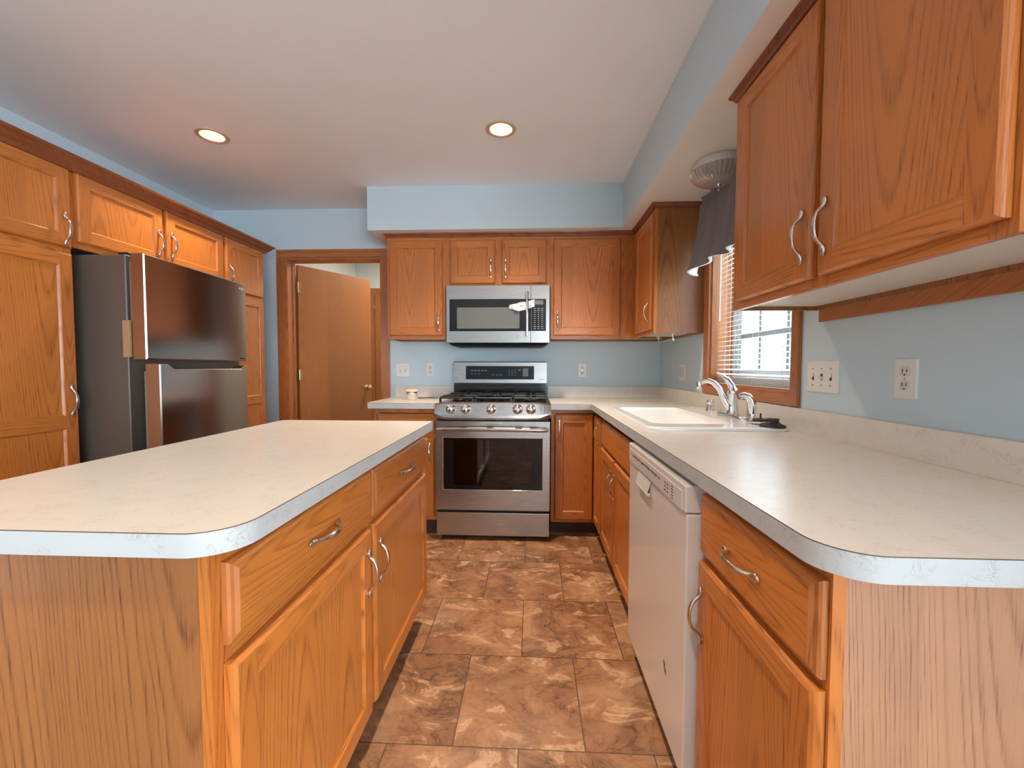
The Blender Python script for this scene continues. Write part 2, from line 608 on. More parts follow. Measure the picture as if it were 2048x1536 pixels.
for a, b in ((-hw, -hw + .05), (-hw / 3 - .03, -hw / 3 + .03), (hw / 3 - .03, hw / 3 + .03), (hw - .05, hw)):
    mb.box(-.03, .03, a, b, 0, hh)
for a, b in ((-hw + .05, -hw / 3 - .03), (-hw / 3 + .03, hw / 3 - .03), (hw / 3 + .03, hw - .05)):
    mb.box(-.03, .03, a, b, 0, .05)
    mb.box(-.03, .03, a, b, hh - .05, hh)
mb.obj('window_frame', VINYL, w2)
MB().box(-.003, .003, -hw + .05, hw - .05, .05, hh - .05).obj('glass', GLASS, w2)
# glazed patio door in the wall behind the camera
d3 = thing('door_3', None, None, ((RX0 + RX1) / 2, YR - .05, 0), kind='structure')
hw = (RX1 - RX0) / 2
mb = MB()
for a, b in ((-hw, -hw + .06), (-.05, .05), (hw - .06, hw)):
    mb.box(a, b, -.03, .03, .01, RZ1)
for a, b in ((-hw + .06, -.05), (.05, hw - .06)):
    mb.box(a, b, -.03, .03, .01, .1)
    mb.box(a, b, -.03, .03, RZ1 - .07, RZ1)
mb.obj('door_frame', VINYL, d3)
MB().box(-hw + .06, -.05, -.004, .004, .1, RZ1 - .07).box(.05, hw - .06, -.004, .004, .1, RZ1 - .07).obj('glass', GLASS, d3)

# soffit (bulkhead) above the cabinets, L-shaped
out = [(XSL, YS), (XS, YS), (XS, YJ), (XW, YJ), (XW, YB), (XSL, YB)]
mb = MB()
mb.add([(*p, ZS) for p in out], [tuple(range(6))[::-1]], 1)
for i in range(6):
    a, b = out[i], out[(i + 1) % 6]
    mb.add([(*a, ZS), (*b, ZS), (*b, ZC), (*a, ZC)], [(0, 1, 2, 3)], 0)
tag(mb.obj('soffit', [WALL, SOFF]), kind='structure')

# hall beyond the doorway
mb = MB()
mb.box(HALL[0] - .1, HALL[0], YB + .12, HALL[2], 0, ZC)
mb.box(HALL[1], HALL[1] + .1, YB + .12, HALL[2], 0, ZC)
mb.box(HALL[0] - .1, HALL[1] + .1, HALL[2], HALL[2] + .1, 0, ZC)
tag(mb.obj('wall_hall', HALLW), kind='structure')
hl = bpy.data.lights.new('hall_light', 'AREA')
hl.shape, hl.size, hl.energy, hl.color = 'DISK', .3, 11, (1, .93, .82)
hlo = bpy.data.objects.new('hall_light', hl)
COL.objects.link(hlo)
hlo.location = (-1.0, 4.3, ZC - .02)
# second door, closed, at the end of the hall
d2 = thing('door_2', None, None, (-1.5, HALL[2] - .002, 0), kind='structure')
MB().bbox(-.375, .375, -.03, -.002, .01, 2.03, .002).obj('slab', BIRCH, d2)
mb = MB()
mb.box(-.45, -.38, -.02, 0, 0, 2.10)
mb.box(.38, .45, -.02, 0, 0, 2.10)
mb.box(-.38, .38, -.02, 0, 2.035, 2.10)
mb.obj('door_casing', OAKT, d2)
MB().lathe([(.006, 0), (.009, -.015), (.009, -.025), (.004, -.03)], (-.375, -.03, 1.87), 'y', 12).obj('hook', CHROME, d2)
# open flush door in the doorway, hinged on the far side of the jamb
d1 = thing('door_1', None, None, (-2.035, YB + .125, 0), math.radians(59), kind='structure')
MB().bbox(.004, .758, -.002, .033, .012, 2.045, .002).obj('slab', BIRCH, d1)
for z in (1.85, 1.09, .25):
    MB().lathe([(.007, -.045), (.007, .045)], (0, -.008, z), 'z', 10).box(.002, .03, -.0045, -.002, z - .045, z + .045).obj('hinge', BRASS, d1)
MB().lathe([(.03, 0), (.03, -.006), (.012, -.012), (.011, -.03), (.024, -.042), (.028, -.052), (.022, -.062), (.006, -.066)], (.70, -.002, .955), 'y', 20).obj('knob', BRASS, d1)
# doorway jambs and casing
mb = MB()
mb.box(DX0, DX0 + .018, YB - .002, YB + .122, 0, DZ1)
mb.box(DX1 - .018, DX1, YB - .002, YB + .122, 0, DZ1)
mb.box(DX0 + .018, DX1 - .018, YB - .002, YB + .122, DZ1 - .022, DZ1, 1)
mb.box(DX0 + .018, DX0 + .03, YB + .07, YB + .085, 0, DZ1 - .018)
for a, b, s in ((-2.134, -2.066, 1), (-1.246, -1.182, -1)):
    mb.box(a, b, YB - .012, YB, 0, 2.072)
    mb.box(a if s > 0 else b - .022, a + .022 if s > 0 else b, YB - .018, YB - .012, 0, 2.072)
mb.box(-2.134, -1.182, YB - .012, YB, 2.072, 2.136, 1)
mb.box(-2.134, -1.182, YB - .018, YB - .012, 2.114, 2.136, 1)
tag(mb.obj('trim_1', [OAKT, OAKTH]), kind='structure')


# ------------------------------------------------------------------ window over the sink
w1 = thing('window_1', None, None, (XW, (WY0 + WY1) / 2, WZ0), -PI / 2, kind='structure')
ww, wh = (WY1 - WY0) / 2, WZ1 - WZ0     # local x runs towards the camera, local y outwards
mb = MB()
for a, b in ((-ww - .066, -ww), (ww, ww + .045)):
    mb.box(a, b, -.016, 0, -.046, wh + .06)
mb.box(-ww, ww, -.016, 0, -.046, 0, 1)
mb.box(-ww, ww, -.016, 0, wh, wh + .06, 1)
mb.obj('window_casing', [OAKT, OAKTH], w1)
mb = MB()
mb.box(-ww, -ww + .012, 0, .12, 0, wh)
mb.box(ww - .012, ww, 0, .12, 0, wh)
mb.box(-ww + .012, ww - .012, 0, .12, 0, .012, 1)
mb.box(-ww + .012, ww - .012, 0, .12, wh - .012, wh, 1)
mb.obj('window_jamb', [OAKV, OAKH], w1)
mb = MB()
for k, (o, d) in enumerate(((.012, .118), (.040, .126), (.062, .134))):
    a = ww - o
    for sx in (-1, 1):
        x = sorted((sx * a, sx * (a - .026)))
        mb.box(x[0], x[1], d, d + .02, .012, wh - .012)
    mb.box(-a + .026, a - .026, d, d + .02, .012 + o - .012, .030 + o)
    mb.box(-a + .026, a - .026, d, d + .02, wh - .03 - o, wh - o)
mb.obj('window_frame', VINYL, w1)
mb = MB()
for x in (-.11, .13):
    mb.box(x - .010, x + .010, .130, .146, .09, wh - .09)
mb.box(-ww + .09, ww - .09, .1295, .1465, .268, .292)
mb.obj('muntin', MUNT, w1)
MB().box(-ww + .08, ww - .08, .136, .139, .08, wh - .08).obj('glass', GLASS, w1)

# added house, made up to dim the sky behind the blind slats
nh = thing('added_backdrop_house', None, None, (6.2, 8.0, -.6), kind='structure')
mb = MB()
for i in range(44):
    z = i * .12
    mb.add([(0, -7.5, z), (0, 9, z), (.018, 9, z + .12), (.018, -7.5, z + .12)], [(0, 3, 2, 1)], 0)
    mb.add([(0, -7.5, z), (0, 9, z), (.018, 9, z), (.018, -7.5, z)], [(0, 1, 2, 3)], 0)
mb.box(.02, 5, -7.5, 9, .001, 5.28)
mb.obj('siding', plain('dim_backdrop_siding', srgb(132, 142, 150), .7), nh)
MB().add([(-.4, -7.9, 5.2), (-.4, 9.4, 5.2), (2.8, 9.4, 7.2), (2.8, -7.9, 7.2), (-.4, -7.9, 5.32), (-.4, 9.4, 5.32), (2.8, 9.4, 7.32), (2.8, -7.9, 7.32)], [(0, 3, 2, 1), (4, 5, 6, 7), (0, 1, 5, 4), (1, 2, 6, 5), (2, 3, 7, 6), (3, 0, 4, 7)]).obj('roof', plain('grey_shingle', srgb(110, 108, 106), .8), nh)
tag(MB().box(XW + .2, 40, YJ + .2, 40, -.62, -.6).obj('ground_outside', plain('pale_lawn', srgb(140, 146, 120), .9)), kind='structure')

# mini blind
bl = thing('window_blind', 'white horizontal mini blind hanging in the window above the sink', 'blind', (XW + .04, (WY0 + WY1) / 2, WZ0), -PI / 2)
hb = ww - .02
MB().box(-hb, hb, -.014, .014, wh - .045, wh - .014).obj('headrail', BLIND, bl)
mb = MB()


def slat(z, tilt):
    vs, n = [], 5
    for x in (-hb + .002, hb - .002):
        for i in range(n):
            q = (i / (n - 1) - .5) * .025
            cz = -((i / (n - 1) - .5) ** 2) * .006
            vs.append((x, q * math.cos(tilt) - cz * math.sin(tilt), z + q * math.sin(tilt) + cz * math.cos(tilt)))
    fs = [(i, i + 1, n + i + 1, n + i) for i in range(n - 1)]
    mb.add(vs, fs, 0, True)


z = .072
while z < wh - .05:
    slat(z, .30)
    z += .0262
for i in range(9):
    slat(.024 + i * .0042, 0)
mb.obj('slats', BLIND, bl)
MB().bbox(-hb, hb, -.012, .012, .002 + .011, .021, .003).obj('bottom_rail', BLIND, bl)
mb = MB()
for x in (-.27, .02, .27):
    mb.box(x - .0009, x + .0009, -.0135, -.0125, .02, wh - .03)
    mb.box(x - .0009, x + .0009, .0125, .0135, .02, wh - .03)
mb.obj('ladder_cords', BLIND, bl)
MB().tube([(-hb + .055, -.024, wh - .05), (-hb + .057, -.026, .37)], .0045, 8).obj('tilt_wand', WHITE, bl)

# ------------------------------------------------------------------ curtain valance, window backlight painted pale on its back and hem
YC0, YC1 = 1.70, 2.475
cur = thing('curtain_valance', 'charcoal grey gathered valance curtain over the sink window', 'curtain', (XW, YC1, 1.69))
mb = MB()
NU, NV = 150, 14
ZT = 2.118


def cpt(u, v, off=0.0):
    """u along the rod, v from the top (0) to the hem (1); local to the curtain root."""
    y = YC1 - u * (YC1 - YC0)
    ph = u * 46 + 1.4 * math.sin(u * 9) + .5 * math.sin(u * 23)
    pb = u * 25 + 1.1 * math.sin(u * 7 + 1)
    amp_t, amp_b = .017, .024
    w = v ** .8
    x = .955 - .07 * v ** 1.2 + (1 - w) * amp_t * math.sin(ph) + w * amp_b * math.sin(pb)
    y += (1 - u) ** 3 * .045 * v
    zz = ZT + (.014 * math.sin(ph * .9) * (1 - v / .10) if v < .10 else 0) - v * (ZT - 1.70) - .006 * v * math.sin(pb * .5 + .4)
    if v < .12:
        x += .012 * math.sin(PI * v / .12)
    if u < .06:
        q = 1 - u / .06
        x += q * q * .05
    return (x - XW + off, y - YC1, zz - 1.69)


for off, mi in ((0.0, 0), (.004, 1)):
    vs = [cpt(i / NU, j / NV, off) for j in range(NV + 1) for i in range(NU + 1)]
    fs = []
    for j in range(NV):
        for i in range(NU):
            a = j * (NU + 1) + i
            fs.append((a, a + 1, a + NU + 2, a + NU + 1) if off == 0 else (a, a + NU + 1, a + NU + 2, a + 1))
    mb.add(vs, fs, mi, True)
for i in range(NU):    # turned hem
    a, b, c, d = cpt(i / NU, 1), cpt((i + 1) / NU, 1), cpt((i + 1) / NU, 1, .014), cpt(i / NU, 1, .014)
    e, g = (c[0], c[1], c[2] + .012), (d[0], d[1], d[2] + .012)
    mb.add([a, b, c, d, e, g], [(0, 3, 2, 1), (3, 5, 4, 2)], 1, True)
mb.obj('fabric', [FABRIC, BACKLIT], cur)
mb = MB()
mb.tube([((.955 - XW + .016), YC0 - YC1 - .03, ZT - 1.69 - .03), ((.955 - XW + .016), .025, ZT - 1.69 - .03), (.97 - XW, .035, ZT - 1.69 - .03), (-.002, .035, ZT - 1.69 - .03)], .006, 10)
mb.obj('rod', WHITE, cur)

# ------------------------------------------------------------------ soffit light
sl = thing('ceiling_light', 'round flush ceiling light with unlit ribbed glass bowl above the sink', 'light', (.905, 2.12, ZS))
MB().lathe([(.112, -.001), (.117, -.010), (.114, -.044), (.106, -.050)], n=40).obj('pan', LAMPW, sl)
rib = lambda a, r, h: .016 * math.cos(a * 36) if r > .03 else 0
prof = [(.124, -.042), (.130, -.046)] + [(.130 * math.cos(t * PI / 2 / 8) ** .85 if t < 8 else .004, -.048 - .060 * math.sin(t * PI / 2 / 8)) for t in range(9)]
MB().lathe(prof, n=216, mod=rib).obj('glass_bowl', LGLASS, sl)
MB().lathe([(.010, -.106), (.010, -.111), (.005, -.117)], n=14).obj('finial', CHROME, sl)


# ------------------------------------------------------------------ recessed cans
def can_light(x, y, label, grp, watts):
    r = thing('recessed_light', label, 'light', (x, y, ZC), 0, grp)
    MB().lathe([(.084, -.0005), (.084, -.004), (.078, -.006), (CAN_R - .004, -.005), (CAN_R - .006, .0)], n=40, cap0=False, cap1=False).obj('trim_ring', CANTRIM, r)
    MB().lathe([(CAN_R - .004, .0), (CAN_R - .012, .06), (.036, .115), (.002, .118)], n=40, cap0=False, cap1=False).obj('reflector', WARMR, r)
    MB().lathe([(.004, .052), (.026, .056), (.036, .070), (.034, .086), (.020, .104)], n=24).obj('bulb', BULB, r)
    l = bpy.data.lights.new('recessed_lamp', 'SPOT')
    l.energy, l.color, l.spot_size, l.spot_blend, l.shadow_soft_size = watts, (1.0, .84, .64), math.radians(118), 1.0, .045
    o = bpy.data.objects.new('recessed_lamp', l)
    COL.objects.link(o)
    o.location = (0, 0, .03)
    o.parent = r
    return r


G = 'recessed ceiling lights'
can_light(*CANS[0], 'lit recessed ceiling light in front of the fridge', G, 34)
can_light(*CANS[1], 'lit recessed ceiling light in front of the stove', G, 80)
for q in CANS[2:]:
    can_light(*q, 'lit recessed ceiling light over the open end of the room', 'recessed ceiling lights over the open end of the room', 42)


# ------------------------------------------------------------------ cabinets
def handle_mesh():
    half = [(.0725, .0035, .002, .002), (.070, .0045, .0055, .0030), (.065, .0050, .0082, .0042), (.058, .0052, .0086, .0046), (.051, .0062, .0058, .0052),
            (.046, .0095, .0046, .0052), (.040, .0160, .0044, .0046), (.032, .0225, .0052, .0040), (.020, .0275, .0066, .0036), (.009, .0295, .0076, .0034)]
    pts = [(0, -y, -z, w, t) for z, y, w, t in half] + [(0, -.030, 0, .0080, .0034)] + [(0, -y, z, w, t) for z, y, w, t in half[::-1]]
    m = MB()
    m.tube([p[:3] for p in pts], [(p[3], p[4]) for p in pts], 12, ref=(1, 0, 0))
    for z in (-.059, .059):
        m.lathe([(.005, 0), (.005, -.006)], (0, 0, z), 'y', 10)
    o = m.obj('handle', NICKEL)
    me = o.data
    bpy.data.objects.remove(o)
    return me


HANDLE = handle_mesh()


def handle(parent, loc, level=False):
    o = bpy.data.objects.new('handle', HANDLE)
    COL.objects.link(o)
    o.parent = parent
    o.location = loc
    if level:
        o.rotation_euler = (0, PI / 2, 0)
    return o


T = .020


def door_mb(w, h, st=.056, mids=()):
    """Recessed-panel door centred on x and z, back at y = 0, front at y = -T. mids: (z0, z1) of middle rails, from the bottom."""
    m = MB()
    x0, x1, z0, z1 = -w / 2, w / 2, -h / 2, h / 2
    e = .007

    def ring(i, y):
        return [(x0 + i, y, z0 + i), (x1 - i, y, z0 + i), (x1 - i, y, z1 - i), (x0 + i, y, z1 - i)]
    L = [ring(0, 0), ring(0, -T + .010), ring(.002, -T + .005), ring(e, -T)]
    for a, b in zip(L, L[1:]):
        for k in range(4):
            n = (k + 1) % 4
            m.add([a[k], a[n], b[n], b[k]], [(0, 1, 2, 3)], 0 if k in (1, 3) else 1)
    a0, a1 = x0 + st, x1 - st
    rails = [(z0 + e, z0 + st)] + list(mids) + [(z1 - st, z1 - e)]
    m.add([(x0 + e, -T, z0 + e), (a0, -T, z0 + e), (a0, -T, z1 - e), (x0 + e, -T, z1 - e)], [(0, 1, 2, 3)], 0)
    m.add([(a1, -T, z0 + e), (x1 - e, -T, z0 + e), (x1 - e, -T, z1 - e), (a1, -T, z1 - e)], [(0, 1, 2, 3)], 0)
    for b, t in rails:
        m.add([(a0, -T, b), (a1, -T, b), (a1, -T, t), (a0, -T, t)], [(0, 1, 2, 3)], 1)
    pd, pi = -T + .008, .007
    for (b, t), (b2, t2) in zip(rails, rails[1:]):
        A = [(a0, -T, t), (a1, -T, t), (a1, -T, b2), (a0, -T, b2)]
        B0 = [(a0 + .002, -T + .003, t + .002), (a1 - .002, -T + .003, t + .002), (a1 - .002, -T + .003, b2 - .002), (a0 + .002, -T + .003, b2 - .002)]
        B = [(a0 + pi, pd, t + pi), (a1 - pi, pd, t + pi), (a1 - pi, pd, b2 - pi), (a0 + pi, pd, b2 - pi)]
        for U, V in ((A, B0), (B0, B)):
            for k in range(4):
                n = (k + 1) % 4
                m.add([U[k], U[n], V[n], V[k]], [(0, 1, 2, 3)], 0 if k in (1, 3) else 1)
        m.add(B, [(0, 1, 2, 3)], 2)
    m.add(ring(0, 0), [(3, 2, 1, 0)], 0)
    return m


def drawer_mb(w, h):
    m = MB()
    x0, x1, z0, z1 = -w / 2, w / 2, -h / 2, h / 2

    def ring(i, y):
        return [(x0 + i, y, z0 + i), (x1 - i, y, z0 + i), (x1 - i, y, z1 - i), (x0 + i, y, z1 - i)]
    L = [ring(0, 0), ring(0, -T + .011), ring(.003, -T + .007), ring(.009, -T + .005), ring(.015, -T)]
    for a, b in zip(L, L[1:]):
        for k in range(4):
            n = (k + 1) % 4
            m.add([a[k], a[n], b[n], b[k]], [(0, 1, 2, 3)], 1 if k in (1, 3) else 0)
    m.add(L[-1], [(0, 1, 2, 3)], 0)
    m.add(L[0], [(3, 2, 1, 0)], 0)
    return m


def add_door(root, x0, x1, z0, z1, hx=None, hz=None, mids=(), y=-.001, yz=0.0, st=.056):
    """A door on the local front plane; hx = 'a' (handle near x0) or 'b' (near x1), hz = centre height of the handle."""
    w, h, zc = x1 - x0, z1 - z0, (z0 + z1) / 2
    d = door_mb(w, h, st, [(a - zc, b - zc) for a, b in mids]).obj('door', [OAKV, OAKH, OAKP], root, ((x0 + x1) / 2, y, zc))
    if hx:
        q = .030
        handle(d, ((-w / 2 + q) if hx == 'a' else (w / 2 - q), -T, hz - zc))
    return d


def add_drawer(root, x0, x1, z0, z1, pull=True, name='drawer'):
    d = drawer_mb(x1 - x0, z1 - z0).obj(name, [OAKH, OAKT], root, ((x0 + x1) / 2, -.001, (z0 + z1) / 2))
    if pull:
        handle(d, (0, -T, 0), True)
    return d


def face_frame(root, W, z0, z1, stiles, rails):
    """stiles: (x0, x1) upright strips over the full height; rails: (x0, x1, z0, z1) level strips."""
    m = MB()
    for a, b in stiles:
        m.box(a, b, 0, .019, z0, z1, 0)
    for a, b, c, d in rails:
        cuts = sorted(q for q in stiles if q[0] > a and q[1] < b)
        xs = [a] + [e for q in cuts for e in q] + [b]
        for p, q in zip(xs[::2], xs[1::2]):
            m.box(p, q, 0, .0188, c, d, 1)
    return m.obj('face_frame', [OAKV, OAKH], root)


def base_body(root, W, D, z1, toe=.10, side_in=0.0):
    MB().box(side_in, W - side_in, .0195, D, toe, z1).obj('body', OAKE, root)
    MB().box(.002, W - .002, .075, .09, 0, toe).obj('toe_kick', TOE, root)


def upper_body(root, W, D, z0, z1):
    m = MB()
    m.box(0, .015, .0195, D, z0, z1, 0)
    m.box(W - .015, W, .0195, D, z0, z1, 0)
    m.box(.015, W - .015, D - .015, D, z0, z1, 0)
    m.box(.015, W - .015, .0195, D - .015, z1 - .015, z1, 0)
    m.obj('body', OAKE, root)
    MB().box(.015, W - .015, .0195, D - .015, z0 + .014, z0 + .03).obj('bottom_panel', WHITEUNDER, root)


UB = 1.373          # bottom of wall cabinets
UT = 2.128
DU = YB - YU - .002
ZB = C - CT - .001  # top of base cabinets
GU = 'oak wall cabinets around the stove'
# wall cabinet by the doorway
r = thing('wall_cabinet', 'oak wall cabinet with one door beside the doorway casing', 'cabinet', (-1.09, YU, 0), 0, 'oak wall cabinets')
W = .443
face_frame(r, W, UB, UT, ((0, .04), (W - .04, W)), ((.04, W - .04, UB, UB + .04), (.04, W - .04, UT - .04, UT)))
upper_body(r, W, DU, UB, UT)
add_door(r, .020, W - .019, 1.398, 2.103, 'b', 1.497)
# wall cabinet over the microwave
r = thing('wall_cabinet', 'short oak wall cabinet with two doors above the microwave', 'cabinet', (-.646, YU, 0), 0, 'oak wall cabinets')
W = .782
face_frame(r, W, 1.764, UT, ((0, .04), (.366, .422), (W - .04, W)), ((.04, W - .04, 1.764, 1.80), (.04, W - .04, UT - .04, UT)))
upper_body(r, W, DU, 1.764, UT)
add_door(r, .036, .372, 1.781, 2.103, 'b', 1.888)
add_door(r, .421, .753, 1.781, 2.103, 'a', 1.888)
# corner wall cabinet
r = thing('wall_cabinet', 'oak corner wall cabinet with one wide door beside the microwave', 'cabinet', (.137, YU, 0), 0, 'oak wall cabinets')
W = XW - .002 - .137
face_frame(r, W, UB, UT, ((0, .04), (.505, XU - .1375)), ((.04, .505, UB, UB + .04), (.04, .505, UT - .04, UT)))
upper_body(r, W, DU, UB, UT)
add_door(r, .022, .511, 1.398, 2.103, 'a', 1.503)
# wall cabinet beside the window, its door faces the aisle
r = thing('wall_cabinet', 'narrow oak wall cabinet in the corner beside the sink window', 'cabinet', (XU, YU - .001, 0), -PI / 2, 'oak wall cabinets')
W = .520
face_frame(r, W, UB, UT, ((0, .10), (W - .04, W)), ((.10, W - .04, UB, UB + .04), (.10, W - .04, UT - .04, UT)))
upper_body(r, W, XW - XU - .002, UB, UT)
add_door(r, .150 - .03, W - .018, 1.398, 2.103, 'b', 1.508)
# big wall cabinet close to the camera
r = thing('wall_cabinet', 'large oak wall cabinet with two tall doors above the long counter', 'cabinet', (XU, 1.607, 0), -PI / 2, 'oak wall cabinets')
W = .918
face_frame(r, W, UB, UT, ((0, .04), (.44, .51), (W - .045, W)), ((.04, W - .045, UB, UB + .04), (.04, W - .045, UT - .04, UT)))
upper_body(r, W, XW - XU - .002, UB, UT)
add_door(r, .052, .458, 1.398, 2.106, 'b', 1.515)
add_door(r, .487, .908, 1.398, 2.106, 'a', 1.515)


def strip_molding(name, pts, prof, mat):
    """Sweep a (out, z) profile along a polyline in plan; 'out' is to the right of the travel direction."""
    m = MB()
    loops = []
    P = [Vector((x, y)) for x, y in pts]
    for i, p in enumerate(P):
        d0 = (P[i] - P[i - 1]).normalized() if i else None
        d1 = (P[i + 1] - P[i]).normalized() if i < len(P) - 1 else None
        n0 = Vector((d0.y, -d0.x)) if d0 else None
        n1 = Vector((d1.y, -d1.x)) if d1 else None
        if n0 is None:
            nn = n1
        elif n1 is None:
            nn = n0
        else:
            nn = (n0 + n1) / (1 + n0.dot(n1))
        loops.append([(p.x + nn.x * o, p.y + nn.y * o, z) for o, z in prof])
    m.loft(loops, 0, False, True, True)
    return m.obj(name, mat)


PTOP = [(0, UT + .0005), (.006, UT + .002), (.010, UT + .012), (.022, UT + .022), (.024, ZS - .001), (-.03, ZS - .001), (-.03, UT + .0005)]
tag(strip_molding('trim_2', [(-1.09, YB - .003), (-1.09, YU), (XU, YU), (XU, 2.626), (XW - .003, 2.626)], PTOP, OAKD), kind='structure')
tag(strip_molding('trim_3', [(XW - .003, 1.608), (XU, 1.608), (XU, .688), (XW - .003, .688)], PTOP, OAKD), kind='structure')
tag(MB().box(XW - .017, XW - .001, .72, 1.575, UB - .045, UB - .0005).obj('trim_4', OAKTH), kind='structure')

# base cabinet between doorway and stove
r = thing('base_cabinet', 'oak base cabinet with a drawer between the doorway and the stove', 'cabinet', (-1.09, YF, 0), 0, 'oak base cabinets')
W = .442
face_frame(r, W, .10, ZB, ((0, .04), (W - .04, W)), ((.04, W - .04, .10, .145), (.04, W - .04, .66, .705), (.04, W - .04, ZB - .03, ZB)))
base_body(r, W, YB - YF - .002, ZB)
add_drawer(r, .020, W - .02, .703, .840)
add_door(r, .020, W - .02, .128, .672, 'b', .575)
# corner cabinet with a folding pair of doors
r = thing('corner_base_cabinet', 'oak corner base cabinet with doors on both sides of the inner corner', 'cabinet', (.134, YF, 0), 0, 'oak base cabinets')
m = MB()
m.box(0, .03, 0, .019, .10, ZB, 0)
m.box(.03, XF - .134, 0, .0188, .10, .135, 1)
m.box(.03, XF - .134, 0, .0188, ZB - .025, ZB, 1)
x = XF - .134
m.box(x, x + .019, YF * 0 - .265, 0, .10, .135, 1)
m.box(x, x + .019, -.265, 0, ZB - .025, ZB, 1)
m.box(x, x + .0192, -.29, -.265, .10, ZB, 0)
m.obj('face_frame', [OAKV, OAKH], r)
m = MB()
m.box(0.0, XW - .002 - .134, .0195, YB - YF - .002, .10, ZB)
m.box(x + .0195, XW - .002 - .134, -.29, .0195, .10, ZB)
m.obj('body', OAKE, r)
MB().box(.002, x + .075, .075, .09, 0, .1).box(x + .075, x + .09, -.29, .09, 0, .1).obj('toe_kick', TOE, r)
add_door(r, .024, x - .022, .122, .842, 'a', .735)
d = door_mb(.235, .72, .05).obj('door', [OAKV, OAKH, OAKP], r, (x - .001, -.023 - .1175, .482), (0, 0, -PI / 2))
handle(d, (.0875, -T, .745 - .482))
# sink base
r = thing('sink_base_cabinet', 'oak sink base cabinet with false drawer front beside the dishwasher', 'cabinet', (XF, 2.561, 0), -PI / 2, 'oak base cabinets')
W = .865
face_frame(r, W, .10, ZB, ((0, .035), (W - .04, W)), ((.035, W - .04, .10, .145), (.035, W - .04, .65, .705), (.035, W - .04, ZB - .03, ZB)))
m = MB()
m.box(0, .016, .0195, .605, .1, ZB)
m.box(W - .016, W, .0195, .605, .1, ZB)
m.box(.016, W - .016, .0195, .605, .1, .116)
m.obj('body', OAKE, r)
MB().box(.002, W - .002, .075, .09, 0, .1).obj('toe_kick', TOE, r)
add_drawer(r, .030, W - .018, .695, .842, False, 'false_drawer_front')
add_door(r, .012, .395, .122, .680, 'b', .555)
add_door(r, .425, W - .018, .122, .680, 'a', .555)
# end cabinet close to the camera
r = thing('base_cabinet', 'oak base cabinet with end panel and drawer at the near counter end beside dishwasher', 'cabinet', (XF, 1.066, 0), -PI / 2, 'oak base cabinets')
W = .446
face_frame(r, W, .10, ZB, ((0, .03), (W - .04, W)), ((.03, W - .04, .10, .145), (.03, W - .04, .67, .72), (.03, W - .04, ZB - .03, ZB)))
MB().box(0, W - .007, .0195, XW - XF - .002, .10, ZB).obj('body', OAKE, r)
MB().box(0, W - .006, .075, .09, 0, .1).obj('toe_kick', TOE, r)
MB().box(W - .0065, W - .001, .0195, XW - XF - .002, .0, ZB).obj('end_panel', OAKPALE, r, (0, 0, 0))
add_drawer(r, .009, W - .006, .700, .850)
add_door(r, .009, W - .006, .122, .682, 'a', .555)

# ------------------------------------------------------------------ tall run around the fridge
GT = 'tall oak cabinet wall around the fridge'
DT = XP - XL - .002
r = thing('tall_cabinet', 'wide tall oak pantry cabinet beside the open side of the fridge', 'cabinet', (XP, 1.215, 0), PI / 2, 'tall oak cabinets')
W, TZ = .600, 2.046
face_frame(r, W, .10, TZ, ((0, .04), (W - .035, W)), ((.04, W - .035, .10, .14), (.04, W - .035, 1.65, 1.70), (.04, W - .035, TZ - .04, TZ)))
base_body(r, W, DT, TZ)
add_door(r, .018, W - .008, 1.687, 2.036, 'b', 1.765)
add_door(r, .018, W - .008, .128, 1.662, 'b', 1.010, ((.886, .944),))
r = thing('overhead_cabinet', 'oak cabinet with two doors above the fridge', 'cabinet', (XP, 1.817, 0), PI / 2, 'tall oak cabinets')
W = .936
face_frame(r, W, 1.70, TZ, ((0, .03), (.44, .50), (W - .03, W)), ((.03, W - .03, 1.70, 1.735), (.03, W - .03, TZ - .04, TZ)))
upper_body(r, W, DT, 1.70, TZ)
add_door(r, .018, .460, 1.727, 2.036, 'b', 1.840)
add_door(r, .484, .920, 1.727, 2.036, 'a', 1.850)
r = thing('tall_cabinet', 'narrow tall oak cabinet between the fridge and the doorway', 'cabinet', (XP, 2.755, 0), PI / 2, 'tall oak cabinets')
W = .412
face_frame(r, W, .10, TZ, ((0, .03), (W - .03, W)), ((.03, W - .03, .10, .14), (.03, W - .03, 1.645, 1.70), (.03, W - .03, TZ - .04, TZ)))
base_body(r, W, DT, TZ)
add_door(r, .008, W - .018, 1.684, 2.036, 'a', 1.790)
add_door(r, .008, W - .018, .128, 1.662, 'a', 1.010, ((.886, .944),))
CR = [(0, TZ - .012), (.022, TZ - .012), (.026, TZ - .004), (.030, TZ + .002), (.042, TZ + .012), (.054, TZ + .028), (.064, TZ + .034), (.068, TZ + .046), (-.02, TZ + .046), (-.02, TZ + .0005), (0, TZ + .0005)]
tag(strip_molding('trim_5', [(XP, 1.10), (XP, 3.168), (XL + .003, 3.168)], CR, OAKD), kind='structure')

